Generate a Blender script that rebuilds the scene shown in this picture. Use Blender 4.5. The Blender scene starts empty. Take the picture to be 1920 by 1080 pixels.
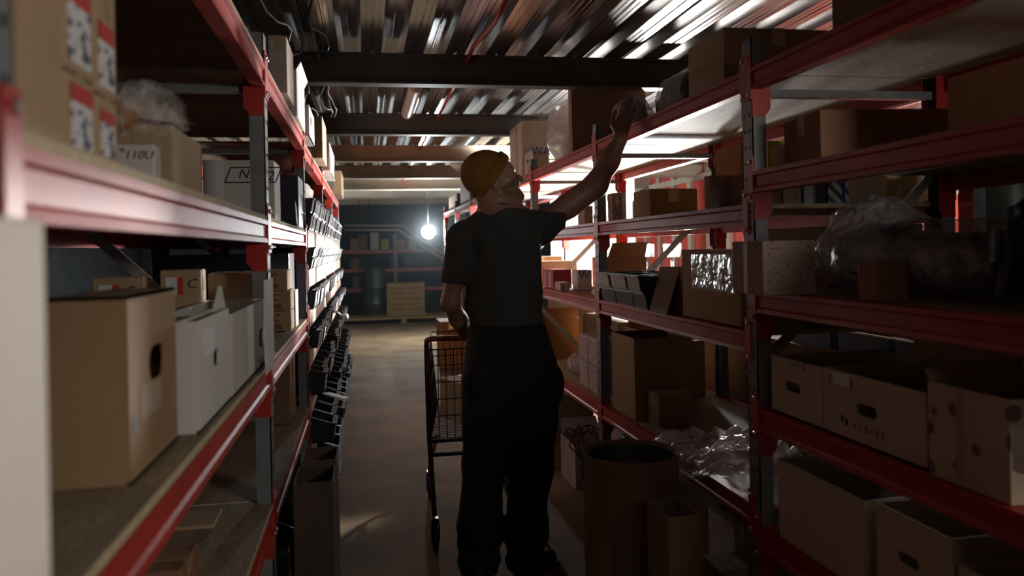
import bpy, bmesh, math, random
import numpy as np
from mathutils import Vector, Matrix, noise as mnoise

SC = bpy.context.scene
COL = SC.collection
R = random.Random(7)
pi = math.pi

# ------------------------------------------------------------------ camera
CAM_H = 1.41
YAW, ROLL, FOC = 0.18215, 0.021, 1493.33
SHIFT_PX = -75.8
_right = Vector((math.cos(YAW), -math.sin(YAW), 0))
_fwd = Vector((math.sin(YAW), math.cos(YAW), 0))
_down = Vector((0, 0, -1))
_cr = _right * math.cos(ROLL) + _down * math.sin(ROLL)
_cu = -(-_right * math.sin(ROLL) + _down * math.cos(ROLL))
cam_data = bpy.data.cameras.new('camera')
cam = bpy.data.objects.new('camera', cam_data)
COL.objects.link(cam)
M = Matrix.Identity(4)
for i in range(3):
    M[i][0], M[i][1], M[i][2] = _cr[i], _cu[i], -_fwd[i]
M[0][3], M[1][3], M[2][3] = 0, 0, CAM_H
cam.matrix_world = M
cam_data.sensor_width = 36
cam_data.lens = 28
cam_data.shift_y = SHIFT_PX / 1920
cam_data.clip_start = 0.05
cam_data.dof.use_dof = True
cam_data.dof.focus_distance = 3.5
cam_data.dof.aperture_fstop = 2.6
SC.camera = cam

# ------------------------------------------------------------------ world, exposure, lamps
SC.view_settings.view_transform = 'Standard'
SC.view_settings.look = 'None'
SC.view_settings.gamma = 1
SC.view_settings.use_curve_mapping = False
SC.view_settings.exposure = 0.0
world = bpy.data.worlds.new('world')
SC.world = world
world.use_nodes = True
world.node_tree.nodes['Background'].inputs[0].default_value = (0.75, 0.85, 1.0, 1)
world.node_tree.nodes['Background'].inputs[1].default_value = 0.010
SC.cycles.max_bounces = 7
SC.cycles.transparent_max_bounces = 12
SC.cycles.caustics_reflective = False
SC.cycles.caustics_refractive = False
SC.cycles.sample_clamp_indirect = 4


def area(name, loc, target, size, power, col=(1, 1, 1), sy=None, spread=pi):
    d = bpy.data.lights.new(name, 'AREA')
    d.energy = power
    d.color = col
    d.size = size
    d.spread = spread
    if sy:
        d.shape = 'RECTANGLE'
        d.size_y = sy
    o = bpy.data.objects.new(name, d)
    o.location = loc
    o.rotation_euler = (Vector(target) - Vector(loc)).to_track_quat('-Z', 'Y').to_euler()
    COL.objects.link(o)
    return o


def ptlight(name, loc, power, radius, col=(1, 1, 1)):
    d = bpy.data.lights.new(name, 'POINT')
    d.energy = power
    d.color = col
    d.shadow_soft_size = radius
    o = bpy.data.objects.new(name, d)
    o.location = loc
    COL.objects.link(o)
    return o


# light of the two work lights standing behind the right rack and of the one at the far end of the aisle
ptlight('work_light_glow', (2.74, 6.55, 1.42), 100, 0.05, (1.0, 0.97, 0.94))
ptlight('work_light_glow', (2.48, 6.85, 1.44), 80, 0.05, (1.0, 0.97, 0.94))
area('work_light_beam', (2.70, 6.54, 1.42), (-0.3, 5.6, 0.9), 0.14, 300, (1.0, 0.97, 0.94), 0.10, 2.2)
area('work_light_upward_beam', (2.46, 6.80, 1.52), (1.7, 5.8, 2.6), 0.14, 50, (0.97, 0.99, 1.0), 0.10)
ptlight('end_light_glow', (0.985, 12.47, 1.70), 260, 0.06, (0.90, 0.97, 1.0))
area('far_joist_fill', (2.52, 6.92, 1.46), (-0.6, 10.5, 2.6), 0.14, 90, (1.0, 0.97, 0.94), 0.10, 2.0)  # extra fill added to brighten the far joists
# added warm fill over the aisle behind the camera, no fixture there
area('aisle_fill', (0.75, -1.2, 2.42), (0.1, 1.5, 0.8), 1.2, 2.5, (1.0, 0.88, 0.74), 0.12)
# added fill beside the camera for the near left shelves
area('side_fill', (1.75, -0.45, 1.75), (-0.4, 1.6, 1.3), 0.5, 20, (1.0, 0.92, 0.82), 0.3)


def at(px, py, X=None, Y=None, Z=None):
    """point of the room seen at a spot of the photograph, on the plane X, Y or Z"""
    u, v = px - 960, py - 540 - SHIFT_PX
    x = u * math.cos(ROLL) - v * math.sin(ROLL)
    y = u * math.sin(ROLL) + v * math.cos(ROLL)
    d = _right * (x / FOC) + _fwd + Vector((0, 0, -y / FOC))
    t = X / d.x if X is not None else Y / d.y if Y is not None else (Z - CAM_H) / d.z
    return d * t + Vector((0, 0, CAM_H))


# ------------------------------------------------------------------ materials
MATS = {}


def mat(name, col, rough=0.6, metal=0.0, var=0.15, scale=6.0, bump=0.0, bscale=40.0, spec=0.5, stretch=(1, 1, 1), col2=None, coords='Object', sheen=0.0, detail=4.0, emit=None, coat=0.0):
    if name in MATS:
        return MATS[name]
    m = bpy.data.materials.new(name)
    m.use_nodes = True
    nt = m.node_tree
    b = nt.nodes['Principled BSDF']
    b.inputs['Roughness'].default_value = rough
    b.inputs['Metallic'].default_value = metal
    b.inputs['Specular IOR Level'].default_value = spec
    if coat:
        b.inputs['Coat Weight'].default_value = coat
        b.inputs['Coat Roughness'].default_value = 0.15
    if sheen:
        b.inputs['Sheen Weight'].default_value = sheen
    tc = nt.nodes.new('ShaderNodeTexCoord')
    mp = nt.nodes.new('ShaderNodeMapping')
    mp.inputs['Scale'].default_value = stretch
    nt.links.new(tc.outputs[coords], mp.inputs[0])
    n = nt.nodes.new('ShaderNodeTexNoise')
    n.inputs['Scale'].default_value = scale
    n.inputs['Detail'].default_value = detail
    nt.links.new(mp.outputs[0], n.inputs['Vector'])
    ramp = nt.nodes.new('ShaderNodeValToRGB')
    c2 = col2 or tuple(c * (1 - var) for c in col)
    c1 = col if col2 else tuple(min(1, c * (1 + var)) for c in col)
    ramp.color_ramp.elements[0].position = 0.32
    ramp.color_ramp.elements[1].position = 0.68
    ramp.color_ramp.elements[0].color = (*c2, 1)
    ramp.color_ramp.elements[1].color = (*c1, 1)
    nt.links.new(n.outputs['Fac'], ramp.inputs[0])
    nt.links.new(ramp.outputs[0], b.inputs['Base Color'])
    if bump:
        n2 = nt.nodes.new('ShaderNodeTexNoise')
        n2.inputs['Scale'].default_value = bscale
        n2.inputs['Detail'].default_value = 5
        nt.links.new(mp.outputs[0], n2.inputs['Vector'])
        bp = nt.nodes.new('ShaderNodeBump')
        bp.inputs['Strength'].default_value = bump
        bp.inputs['Distance'].default_value = 0.01
        nt.links.new(n2.outputs['Fac'], bp.inputs['Height'])
        nt.links.new(bp.outputs[0], b.inputs['Normal'])
    if emit:
        b.inputs['Emission Color'].default_value = (*emit[0], 1)
        b.inputs['Emission Strength'].default_value = emit[1]
    MATS[name] = m
    return m


def film(name, tint=(0.9, 0.9, 0.92), clear=0.6, rough=0.12, bscale=25, bump=0.6):
    """thin crinkled plastic film"""
    if name in MATS:
        return MATS[name]
    m = bpy.data.materials.new(name)
    m.use_nodes = True
    nt = m.node_tree
    b = nt.nodes['Principled BSDF']
    b.inputs['Base Color'].default_value = (*tint, 1)
    b.inputs['Roughness'].default_value = rough
    b.inputs['Specular IOR Level'].default_value = 0.8
    tc = nt.nodes.new('ShaderNodeTexCoord')
    n = nt.nodes.new('ShaderNodeTexNoise')
    n.inputs['Scale'].default_value = bscale
    n.inputs['Detail'].default_value = 6
    n.inputs['Distortion'].default_value = 1.2
    nt.links.new(tc.outputs['Object'], n.inputs['Vector'])
    bp = nt.nodes.new('ShaderNodeBump')
    bp.inputs['Strength'].default_value = bump
    bp.inputs['Distance'].default_value = 0.02
    nt.links.new(n.outputs['Fac'], bp.inputs['Height'])
    nt.links.new(bp.outputs[0], b.inputs['Normal'])
    tr = nt.nodes.new('ShaderNodeBsdfTransparent')
    mix = nt.nodes.new('ShaderNodeMixShader')
    rp = nt.nodes.new('ShaderNodeMapRange')
    rp.inputs['From Min'].default_value = 0.3
    rp.inputs['From Max'].default_value = 0.7
    rp.inputs['To Min'].default_value = max(0, clear - 0.18)
    rp.inputs['To Max'].default_value = min(1, clear + 0.18)
    nt.links.new(n.outputs['Fac'], rp.inputs['Value'])
    nt.links.new(rp.outputs[0], mix.inputs[0])
    nt.links.new(b.outputs[0], mix.inputs[1])
    nt.links.new(tr.outputs[0], mix.inputs[2])
    nt.links.new(mix.outputs[0], nt.nodes['Material Output'].inputs[0])
    MATS[name] = m
    return m


def pattern(name, base, ink, scale=30, thr=0.56, stretch=(1, 1, 1), rough=0.7, kind='noise'):
    """cardboard or paper with a scattered print"""
    if name in MATS:
        return MATS[name]
    m = bpy.data.materials.new(name)
    m.use_nodes = True
    nt = m.node_tree
    b = nt.nodes['Principled BSDF']
    b.inputs['Roughness'].default_value = rough
    tc = nt.nodes.new('ShaderNodeTexCoord')
    mp = nt.nodes.new('ShaderNodeMapping')
    mp.inputs['Scale'].default_value = stretch
    nt.links.new(tc.outputs['Object'], mp.inputs[0])
    if kind == 'noise':
        n = nt.nodes.new('ShaderNodeTexNoise')
        n.inputs['Detail'].default_value = 2
        n.inputs['Scale'].default_value = scale
        out = n.outputs['Fac']
    elif kind == 'voronoi':
        n = nt.nodes.new('ShaderNodeTexVoronoi')
        n.inputs['Scale'].default_value = scale
        out = n.outputs['Distance']
    else:
        n = nt.nodes.new('ShaderNodeTexWave')
        n.bands_direction = 'DIAGONAL'
        n.inputs['Scale'].default_value = scale
        n.inputs['Distortion'].default_value = 0.4
        out = n.outputs['Fac']
    nt.links.new(mp.outputs[0], n.inputs['Vector'])
    r = nt.nodes.new('ShaderNodeValToRGB')
    e = r.color_ramp.elements
    if kind == 'voronoi':
        e[0].position, e[1].position = thr - 0.03, thr + 0.03
        e[0].color, e[1].color = (*ink, 1), (*base, 1)
    else:
        e[0].position, e[1].position = thr - 0.02, thr + 0.02
        e[0].color, e[1].color = (*base, 1), (*ink, 1)
    nt.links.new(out, r.inputs[0])
    nt.links.new(r.outputs[0], b.inputs['Base Color'])
    MATS[name] = m
    return m


RED = mat('red_paint', (0.36, 0.030, 0.026), 0.42, spec=0.26, var=0.12, scale=9, bump=0.05, bscale=60)
REDL = mat('red_paint_left', (0.42, 0.042, 0.028), 0.47, var=0.18, scale=7, bump=0.08, bscale=30, spec=0.26)  # left rack red, a touch brighter and rougher than the right rack's
REDD = mat('red_bracket_paint', (0.40, 0.026, 0.016), 0.45, var=0.1)
GREY = mat('grey_post_paint', (0.17, 0.18, 0.19), 0.42, var=0.15, scale=14)
GALV = mat('galvanised_brace', (0.45, 0.47, 0.48), 0.35, 0.7, var=0.15)
CHIP = mat('chipboard', (0.33, 0.25, 0.17), 0.75, var=0.16, scale=18, bump=0.25, bscale=120, stretch=(1, 0.35, 1))
EDGE = mat('chipboard_edge', (0.50, 0.41, 0.26), 0.8, var=0.2, scale=60, bump=0.3, bscale=200)
BOLT = mat('zinc_bolt', (0.6, 0.6, 0.58), 0.3, 0.9)
HOLE = mat('slot_dark', (0.01, 0.01, 0.011), 0.9)
DECK = mat('galvanised_deck', (0.50, 0.49, 0.48), 0.21, 0.92, var=0.12, scale=3.5, bump=0.02, bscale=30, stretch=(1, 0.25, 1))
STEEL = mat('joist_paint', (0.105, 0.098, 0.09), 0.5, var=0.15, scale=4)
JOIST_LIT = mat('joist_lit', (0.66, 0.58, 0.46), 0.55, var=0.1, scale=4)  # joist paint with the lamp light put into its colour
CONC = mat('concrete_floor', (0.200, 0.140, 0.082), 0.85, spec=0.2, var=0.3, scale=2.2, bump=0.15, bscale=25, detail=8)
DARKW = mat('dark_wall', (0.05, 0.06, 0.065), 0.8, var=0.2)
REDW = mat('red_wall_paint', (0.62, 0.075, 0.045), 0.7, var=0.1)
STUD = mat('pale_timber', (0.52, 0.44, 0.34), 0.7, var=0.15, scale=10, stretch=(1, 1, 0.2))
WHITE = mat('white_board', (0.80, 0.80, 0.78), 0.7, var=0.04)
LED = mat('led_panel', (1, 1, 1), 0.4, var=0.0, emit=((1, 0.98, 0.95), 60))
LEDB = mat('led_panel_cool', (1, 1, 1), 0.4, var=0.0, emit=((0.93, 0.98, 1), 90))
CARD = [mat('cardboard_brown', (0.31, 0.195, 0.105), 0.8, var=0.08, scale=3, bump=0.06, bscale=90),
        mat('cardboard_dark', (0.20, 0.125, 0.07), 0.8, var=0.08, scale=3, bump=0.06, bscale=90),
        mat('cardboard_tan', (0.42, 0.29, 0.17), 0.8, var=0.08, scale=3, bump=0.06, bscale=90),
        mat('cardboard_red', (0.27, 0.135, 0.075), 0.8, var=0.08, scale=3, bump=0.06, bscale=90)]
WCARD = mat('white_cardboard', (0.60, 0.58, 0.54), 0.7, var=0.05, scale=3, bump=0.04, bscale=90)
CREAM = mat('cream_cardboard', (0.52, 0.44, 0.35), 0.75, var=0.06, scale=3, bump=0.04, bscale=90)
NAVY = mat('navy_plastic', (0.010, 0.015, 0.034), 0.4, var=0.1)
BLACK = mat('black_plastic', (0.012, 0.012, 0.013), 0.45, var=0.1)
PAPER = pattern('paper_label', (0.78, 0.79, 0.80), (0.25, 0.25, 0.28), 130, 0.60, (0.6, 0.6, 2.5))
PAPERC = mat('blank_paper', (0.76, 0.77, 0.78), 0.7, var=0.03)
REDP = mat('red_print', (0.55, 0.045, 0.035), 0.7, var=0.05)
BLUEP = mat('blue_print', (0.03, 0.07, 0.30), 0.7, var=0.05)
INK = mat('black_print', (0.03, 0.028, 0.03), 0.8, var=0.05)
TAPE = mat('packing_tape', (0.44, 0.31, 0.18), 0.22, var=0.06, coat=0.4)
FILM = film('clear_film')
FILMD = film('grey_film', (0.75, 0.72, 0.72), 0.52, 0.16, 18, 0.8)
FILMW = film('white_film', (0.95, 0.95, 0.97), 0.18, 0.22, 12, 0.7)


# ------------------------------------------------------------------ mesh builder
class MB:
    def __init__(s):
        s.v, s.f, s.m = [], [], []

    def add(s, vs, fs, m=0):
        o = len(s.v)
        s.v += [tuple(p) for p in vs]
        for f in fs:
            s.f.append(tuple(i + o for i in f))
            s.m.append(m)
        return s

    def box(s, x0, x1, y0, y1, z0, z1, m=0, T=None):
        vs = [Vector(p) for p in ((x0, y0, z0), (x1, y0, z0), (x1, y1, z0), (x0, y1, z0), (x0, y0, z1), (x1, y0, z1), (x1, y1, z1), (x0, y1, z1))]
        if T is not None:
            vs = [T @ p for p in vs]
        return s.add(vs, [(0, 3, 2, 1), (4, 5, 6, 7), (0, 1, 5, 4), (1, 2, 6, 5), (2, 3, 7, 6), (3, 0, 4, 7)], m)

    def bar(s, a, b, w, t, m=0, up=(0, 0, 1)):
        """rectangular bar from a to b, w across, t along 'up'"""
        a, b = Vector(a), Vector(b)
        d = (b - a).normalized()
        sd = d.cross(Vector(up)).normalized()
        u = sd.cross(d).normalized()
        vs = []
        for p in (a, b):
            for (i, j) in ((-1, -1), (1, -1), (1, 1), (-1, 1)):
                vs.append(p + sd * (w / 2 * i) + u * (t / 2 * j))
        return s.add(vs, [(3, 2, 1, 0), (4, 5, 6, 7), (0, 1, 5, 4), (1, 2, 6, 5), (2, 3, 7, 6), (3, 0, 4, 7)], m)

    def prism(s, poly, axis, a0, a1, m=0):
        """polygon extruded along an axis; poly in the two other axes (cyclic order)"""
        def P(p, a):
            return (a, p[0], p[1]) if axis == 'x' else (p[0], a, p[1]) if axis == 'y' else (p[0], p[1], a)
        n = len(poly)
        vs = [P(p, a0) for p in poly] + [P(p, a1) for p in poly]
        fs = [tuple(range(n))[::-1], tuple(range(n, 2 * n))]
        fs += [(i, (i + 1) % n, n + (i + 1) % n, n + i) for i in range(n)]
        return s.add(vs, fs, m)

    def tube(s, pts, r, n=6, m=0, cap=True, closed=False):
        pts = [Vector(p) for p in pts]
        rs = r if isinstance(r, (list, tuple)) else [r] * len(pts)
        N = len(pts)
        rings = []
        pu = None
        for i, p in enumerate(pts):
            d = (pts[(i + 1) % N if closed else min(i + 1, N - 1)] - pts[(i - 1) % N if closed else max(i - 1, 0)])
            d = d.normalized() if d.length > 1e-9 else Vector((0, 0, 1))
            if pu is None:
                pu = Vector((0, 0, 1)) if abs(d.z) < 0.9 else Vector((1, 0, 0))
            sd = d.cross(pu)
            sd.normalize()
            u = sd.cross(d).normalized()
            pu = u
            rings.append([p + (sd * math.cos(2 * pi * k / n) + u * math.sin(2 * pi * k / n)) * rs[i] for k in range(n)])
        vs = [q for ring in rings for q in ring]
        fs = []
        for i in range(N if closed else N - 1):
            j = (i + 1) % N
            for k in range(n):
                fs.append((i * n + k, i * n + (k + 1) % n, j * n + (k + 1) % n, j * n + k))
        if cap and not closed:
            fs.append(tuple(range(n))[::-1])
            fs.append(tuple(range((N - 1) * n, N * n)))
        return s.add(vs, fs, m)

    def lathe(s, prof, n=24, m=0, c=(0, 0, 0), axis='z'):
        vs, fs = [], []
        for (r, z) in prof:
            for k in range(n):
                a = 2 * pi * k / n
                p = (r * math.cos(a), r * math.sin(a), z)
                if axis == 'x':
                    p = (p[2], p[0], p[1])
                elif axis == 'y':
                    p = (p[1], p[2], p[0])
                vs.append((p[0] + c[0], p[1] + c[1], p[2] + c[2]))
        for i in range(len(prof) - 1):
            for k in range(n):
                fs.append((i * n + k, i * n + (k + 1) % n, (i + 1) * n + (k + 1) % n, (i + 1) * n + k))
        fs.append(tuple(range(n))[::-1])
        L = (len(prof) - 1) * n
        fs.append(tuple(range(L, L + n)))
        return s.add(vs, fs, m)

    def mesh(s, name, mats, smooth=False):
        me = bpy.data.meshes.new(name)
        me.from_pydata(s.v, [], s.f)
        if not isinstance(mats, (list, tuple)):
            mats = [mats]
        for x in mats:
            me.materials.append(x)
        me.polygons.foreach_set('material_index', s.m)
        if smooth:
            me.polygons.foreach_set('use_smooth', [True] * len(s.f))
        me.update()
        return me

    def build(s, name, mats, parent=None, smooth=False, bevel=0, loc=None):
        return link(name, s.mesh(name, mats, smooth), parent, bevel, loc)


def link(name, me, parent=None, bevel=0, loc=None):
    o = bpy.data.objects.new(name, me)
    COL.objects.link(o)
    if parent is not None:
        o.parent = parent
    if loc is not None:
        o.location = loc
    if bevel:
        b = o.modifiers.new('bevel', 'BEVEL')
        b.width = bevel
        b.segments = 2
        b.limit_method = 'ANGLE'
    return o


def tag(o, label=None, cat=None, group=None, kind=None):
    for k, v in (('label', label), ('category', cat), ('group', group), ('kind', kind)):
        if v:
            o[k] = v
    return o


def empty(name, loc=(0, 0, 0), rz=0, label=None, cat=None, group=None, kind=None, rot=None):
    o = bpy.data.objects.new(name, None)
    o.empty_display_size = 0.05
    o.location = loc
    o.rotation_euler = rot if rot else (0, 0, rz)
    COL.objects.link(o)
    return tag(o, label, cat, group, kind)


def kids(o):
    return [c for c in bpy.data.objects if c.parent == o]


def text(body, size, m, parent, loc, rot, name='printed_lettering', ext=0.0004, align='CENTER', shear=0):
    c = bpy.data.curves.new(name, 'FONT')
    c.body = body
    c.size = size
    c.extrude = ext
    c.shear = shear
    c.align_x = align
    c.align_y = 'CENTER'
    c.resolution_u = 2
    c.materials.append(m)
    tmp = bpy.data.objects.new(name, c)
    me = bpy.data.meshes.new_from_object(tmp)
    bpy.data.objects.remove(tmp)
    o = bpy.data.objects.new(name, me)
    COL.objects.link(o)
    o.parent = parent
    o.location = loc
    o.rotation_euler = rot
    o['kind'] = 'stuff'
    return o


FACE_ROT = {'x+': (pi / 2, 0, pi / 2), 'x-': (pi / 2, 0, -pi / 2), 'y-': (pi / 2, 0, 0), 'y+': (pi / 2, 0, pi), 'z+': (0, 0, 0)}

# ------------------------------------------------------------------ room shell
fl = MB().box(-6.5, 9.0, -4, 19, -0.1, 0)
tag(fl.build('floor', CONC), kind='structure')
# corrugated deck: one object per sheet
DZ = 2.525
PER = 0.235


def deck_profile():
    # x along the period, z relative; ribbed trapezoid with a small stiffening groove
    return [(0, 0), (0.022, 0), (0.024, 0.003), (0.028, 0.003), (0.030, 0), (0.050, 0), (0.054, 0.007), (0.062, 0.007), (0.066, 0), (0.086, 0), (0.088, 0.003), (0.092, 0.003), (0.094, 0), (0.112, 0), (0.136, 0.058), (0.165, 0.058), (0.170, 0.052), (0.176, 0.052), (0.181, 0.058), (0.211, 0.058)]


ceil = empty('ceiling', (0, 0, 0), kind='structure')
for k in range(-5, 8):
    m = MB()
    prof = []
    for q in range(4):
        prof += [(k * PER * 4 + q * PER + x, DZ + z) for x, z in deck_profile()]
    prof.append((k * PER * 4 + 4 * PER, DZ))
    n = len(prof)
    vs = [(x, -1.0, z) for x, z in prof] + [(x, 18.5, z) for x, z in prof]
    m.add(vs, [(i, i + 1, n + i + 1, n + i) for i in range(n - 1)])
    m.build('deck_sheet', DECK, ceil)
top = MB().box(-4.8, 7.6, -1.0, 18.5, DZ + 0.075, DZ + 0.12)
top.build('roof_slab', DARKW, ceil)
for i in range(-2, 8):
    y = 4.59 + 2.0 * i
    m = MB()
    a, b = -4.8, 7.4
    m.box(a, b, y - 0.05, y + 0.05, 2.35, 2.36)
    m.box(a, b, y - 0.05, y + 0.05, 2.512, 2.523)
    m.box(a, b, y - 0.004, y + 0.004, 2.36, 2.512)
    # boxed-in face towards the aisle end
    m.build('joist', STEEL if i < 2 else JOIST_LIT, ceil)
tag(MB().box(-4.9, -4.75, -4, 19, 0, 2.6).build('wall_left', DARKW), kind='structure')
tag(MB().box(-4.9, 7.6, 18.4, 18.55, 0, 2.6).build('wall_back', DARKW), kind='structure')
# ------------------------------------------------------------------ shelving racks
FASC = mat('pale_fascia', (0.55, 0.42, 0.32), 0.7, var=0.15, scale=14, stretch=(1, 0.3, 1))
BH = 0.066       # beam height


def rack(label, xf, xb, posts, bays, ztop, board_on_top, fascia=(), red=None):
    """xf front X, xb back X; posts [Y...]; bays [[levels]...]"""
    sgn = 1 if xb > xf else -1
    root = empty('shelving_rack', (xf, posts[0], 0), label=label, cat='rack')
    def L(x, y, z):
        return (x - xf, y - posts[0], z)
    PW, PT = 0.066, 0.045
    for yi, y in enumerate(posts):
        for side, xx in (('f', xf), ('b', xb)):
            x0 = xx if side == 'f' else xx - sgn * PT
            x1 = x0 + sgn * PT
            a, b = min(x0, x1) - xf, max(x0, x1) - xf
            yy = y - posts[0]
            m = MB()
            # open C profile: web plus two flanges
            fx = (a, a + 0.004) if (sgn > 0) == (side == 'f') else (b - 0.004, b)
            m.box(fx[0], fx[1], yy - PW / 2, yy + PW / 2, 0, ztop + 0.05)
            m.box(a, b, yy - PW / 2, yy - PW / 2 + 0.004, 0, ztop + 0.05)
            m.box(a, b, yy + PW / 2 - 0.004, yy + PW / 2, 0, ztop + 0.05)
            # foot plate and punched slots
            m.box(a - 0.02, b + 0.02, yy - PW / 2 - 0.015, yy + PW / 2 + 0.015, 0, 0.006)
            if y < 8:
                ox = fx[0] - 0.0006 if (sgn > 0) == (side == 'f') else fx[1] + 0.0006
                zz = 0.1
                while zz < ztop:
                    for dy in (-0.014, 0.014):
                        m.box(min(ox, ox + 0.0005), max(ox, ox + 0.0005), yy + dy - 0.004, yy + dy + 0.004, zz, zz + 0.011, 1)
                    zz += 0.05
            m.build('post', [GREY, HOLE], root)
        # frame struts and diagonals
        xa, xc = xf + sgn * 0.02, xb - sgn * 0.02
        for z in (0.25, ztop - 0.115):
            MB().bar(L(xa, y, z), L(xc, y, z), 0.03, 0.025, 0).build('strut', GREY, root)
        zz = 1.02 - 0.64
        flip = False
        for (za, zb, fl_) in ((0.32, 1.0, True), (1.02, 1.66, False)):
            p, q = (xa, xc) if not fl_ else (xc, xa)
            MB().bar(L(p, y - 0.012, za), L(q, y - 0.012, zb), 0.012, 0.03, 0).build('brace', [GALV], root)
    for bi, levels in enumerate(bays):
        y0, y1 = posts[bi], posts[bi + 1]
        for z in levels:
            zb = z - 0.014 if board_on_top else z
            for side in ('f', 'b'):
                xx = xf if side == 'f' else xb
                s2 = sgn if side == 'f' else -sgn
                prof = [(0, 0), (0, -0.013), (0.007, -0.017), (0.007, -0.048), (0.002, -0.053), (0, -0.066), (0.038, -0.066), (0.038, 0)]
                poly = [((xx - s2 * 0.004 + s2 * px) - xf, zb + pz) for px, pz in prof]
                m = MB().prism(poly, 'y', y0 + PW / 2 - posts[0], y1 - PW / 2 - posts[0])
                beam = m.build('beam', red or RED, root)
                # connectors with two bolts, at both ends
                for ye, dd in ((y0, 1), (y1, -1)):
                    br = MB()
                    c = ye - posts[0]
                    ya, yb_ = sorted((c + dd * 0.001, c + dd * (PW / 2 + 0.003)))
                    fxs = sorted((xx - s2 * 0.0045 - xf, xx - xf))
                    zt, zl = zb + 0.045, zb - BH - 0.03
                    br.box(fxs[0], fxs[1], ya, yb_, zl - 0.0, zt, 0)
                    sy = sorted((c + dd * (PW / 2), c + dd * (PW / 2 + 0.004)))
                    xs0, xs1 = xx - xf, xx + s2 * 0.06 - xf
                    poly = [(xs0, zt - 0.04), (xs1, zt - 0.04), (xs1, zl - 0.03), (xs1 - s2 * 0.02, zl - 0.055), (xs0, zl - 0.055)]
                    br.prism(poly, 'y', sy[0], sy[1], 0)
                    if side == 'f' and y0 < 7:
                        for bz in (zt - 0.016, zl + 0.016):
                            br.lathe([(0.007, -s2 * 0.0045), (0.007, -s2 * 0.008), (0.004, -s2 * 0.010)], 8, 1, (xx - xf, (ya + yb_) / 2, bz), 'x')
                    br.build('bracket', [REDD, BOLT], beam)
            if bi in fascia and z < ztop - 0.1:
                fm = MB()
                fm.box(*sorted((-sgn * 0.0085, -sgn * 0.0050)), y0 + 0.04 - posts[0], y1 - 0.04 - posts[0], z - 0.088, z)
                fm.build('fascia', FASC, root)
            xA, xB = (xf + sgn * 0.0, xb) if board_on_top else (xf + sgn * 0.036, xb - sgn * 0.036)
            a, b = sorted((xA - xf, xB - xf))
            zt = z
            bd = MB()
            bd.box(a, b, y0 + 0.006 - posts[0], y1 - 0.006 - posts[0], zt - 0.014, zt, 0)
            for fi in (2, 3, 4, 5):
                bd.m[fi] = 1
            bd.build('shelf_board', [CHIP, EDGE], root)
    return root


XR, XRB = 1.18, 1.88
XL, XLB = -0.288, -0.99
PR = [0.66, 2.31, 3.98, 5.60, 7.25, 8.95, 10.5, 12.0]
LV1 = [0.13, 0.53, 0.90, 1.26, 1.63, 1.948]
LV2 = [0.59, 1.13, 1.53, 1.948]
rack('long red and grey shelving rack on the right that the man reaches into', XR, XRB, PR,
     [LV1, LV2, LV2, LV2, LV2, LV2, LV2], 1.99, False)
PL = [0.703, 2.51, 4.04, 5.76, 7.40, 9.10]
LL = [0.19, 0.66, 1.085, 1.52, 1.985]
LB = [0.19, 0.45, 0.69, 0.925, 1.12, 1.32, 1.52, 1.955]
rack('long red and grey shelving rack on the left, with rows of dark bins', XL, XLB, PL,
     [LL, LL, LB, LB, LB], 2.02, True, (2, 3, 4), REDL)
# ------------------------------------------------------------------ boxes
def stadium(w, h, n=6):
    """outline of a hand hole, w wide, h high, centred"""
    r = min(w, h) / 2
    pts = []
    if w >= h:
        cs = [(w / 2 - r, 0, -pi / 2), (-(w / 2 - r), 0, pi / 2)]
    else:
        cs = [(0, h / 2 - r, 0), (0, -(h / 2 - r), pi)]
    for cx, cy, a0 in cs:
        for k in range(n + 1):
            a = a0 + pi * k / n
            pts.append((cx + r * math.cos(a), cy + r * math.sin(a)))
    return pts


def holed_panel(mb, W, Hh, hole, t, F, m=0, mh=1):
    """panel W x Hh (u from -W/2, v from 0) with a hand hole (u,v,w,h) cut through; F maps (u,v,depth) to 3D"""
    hu, hv, hw, hh = hole
    hw, hh = min(hw, W * 0.7), min(hh, Hh * 0.6)
    hu = max(-W / 2 + hw / 2 + 0.006, min(W / 2 - hw / 2 - 0.006, hu))
    hv = max(hh / 2 + 0.006, min(Hh - hh / 2 - 0.006, hv))
    inner = [(hu + a, hv + b) for a, b in stadium(hw, hh)]
    n = len(inner)
    outer = []
    for (a, b) in inner:
        du, dv = a - hu, b - hv
        ks = []
        if abs(du) > 1e-9:
            ks.append(((W / 2 if du > 0 else -W / 2) - hu) / du)
        if abs(dv) > 1e-9:
            ks.append(((Hh if dv > 0 else 0) - hv) / dv)
        k = min(x for x in ks if x > 0)
        outer.append([hu + du * k, hv + dv * k])
    # snap nearest outer points to the corners
    for c in ((-W / 2, 0), (W / 2, 0), (W / 2, Hh), (-W / 2, Hh)):
        i = min(range(n), key=lambda i: (outer[i][0] - c[0]) ** 2 + (outer[i][1] - c[1]) ** 2)
        outer[i] = list(c)
    for d0 in (0, t):
        pass
    vs = [F(a, b, 0) for a, b in inner] + [F(a, b, 0) for a, b in outer] + [F(a, b, t) for a, b in inner] + [F(a, b, t) for a, b in outer]
    fs = []
    for i in range(n):
        j = (i + 1) % n
        fs.append((i, j, n + j, n + i))
        fs.append((2 * n + i, 3 * n + i, 3 * n + j, 2 * n + j))
        fs.append((i, 2 * n + i, 2 * n + j, j))
        fs.append((n + i, n + j, 3 * n + j, 3 * n + i))
    mb.add(vs, fs, m)


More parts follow.
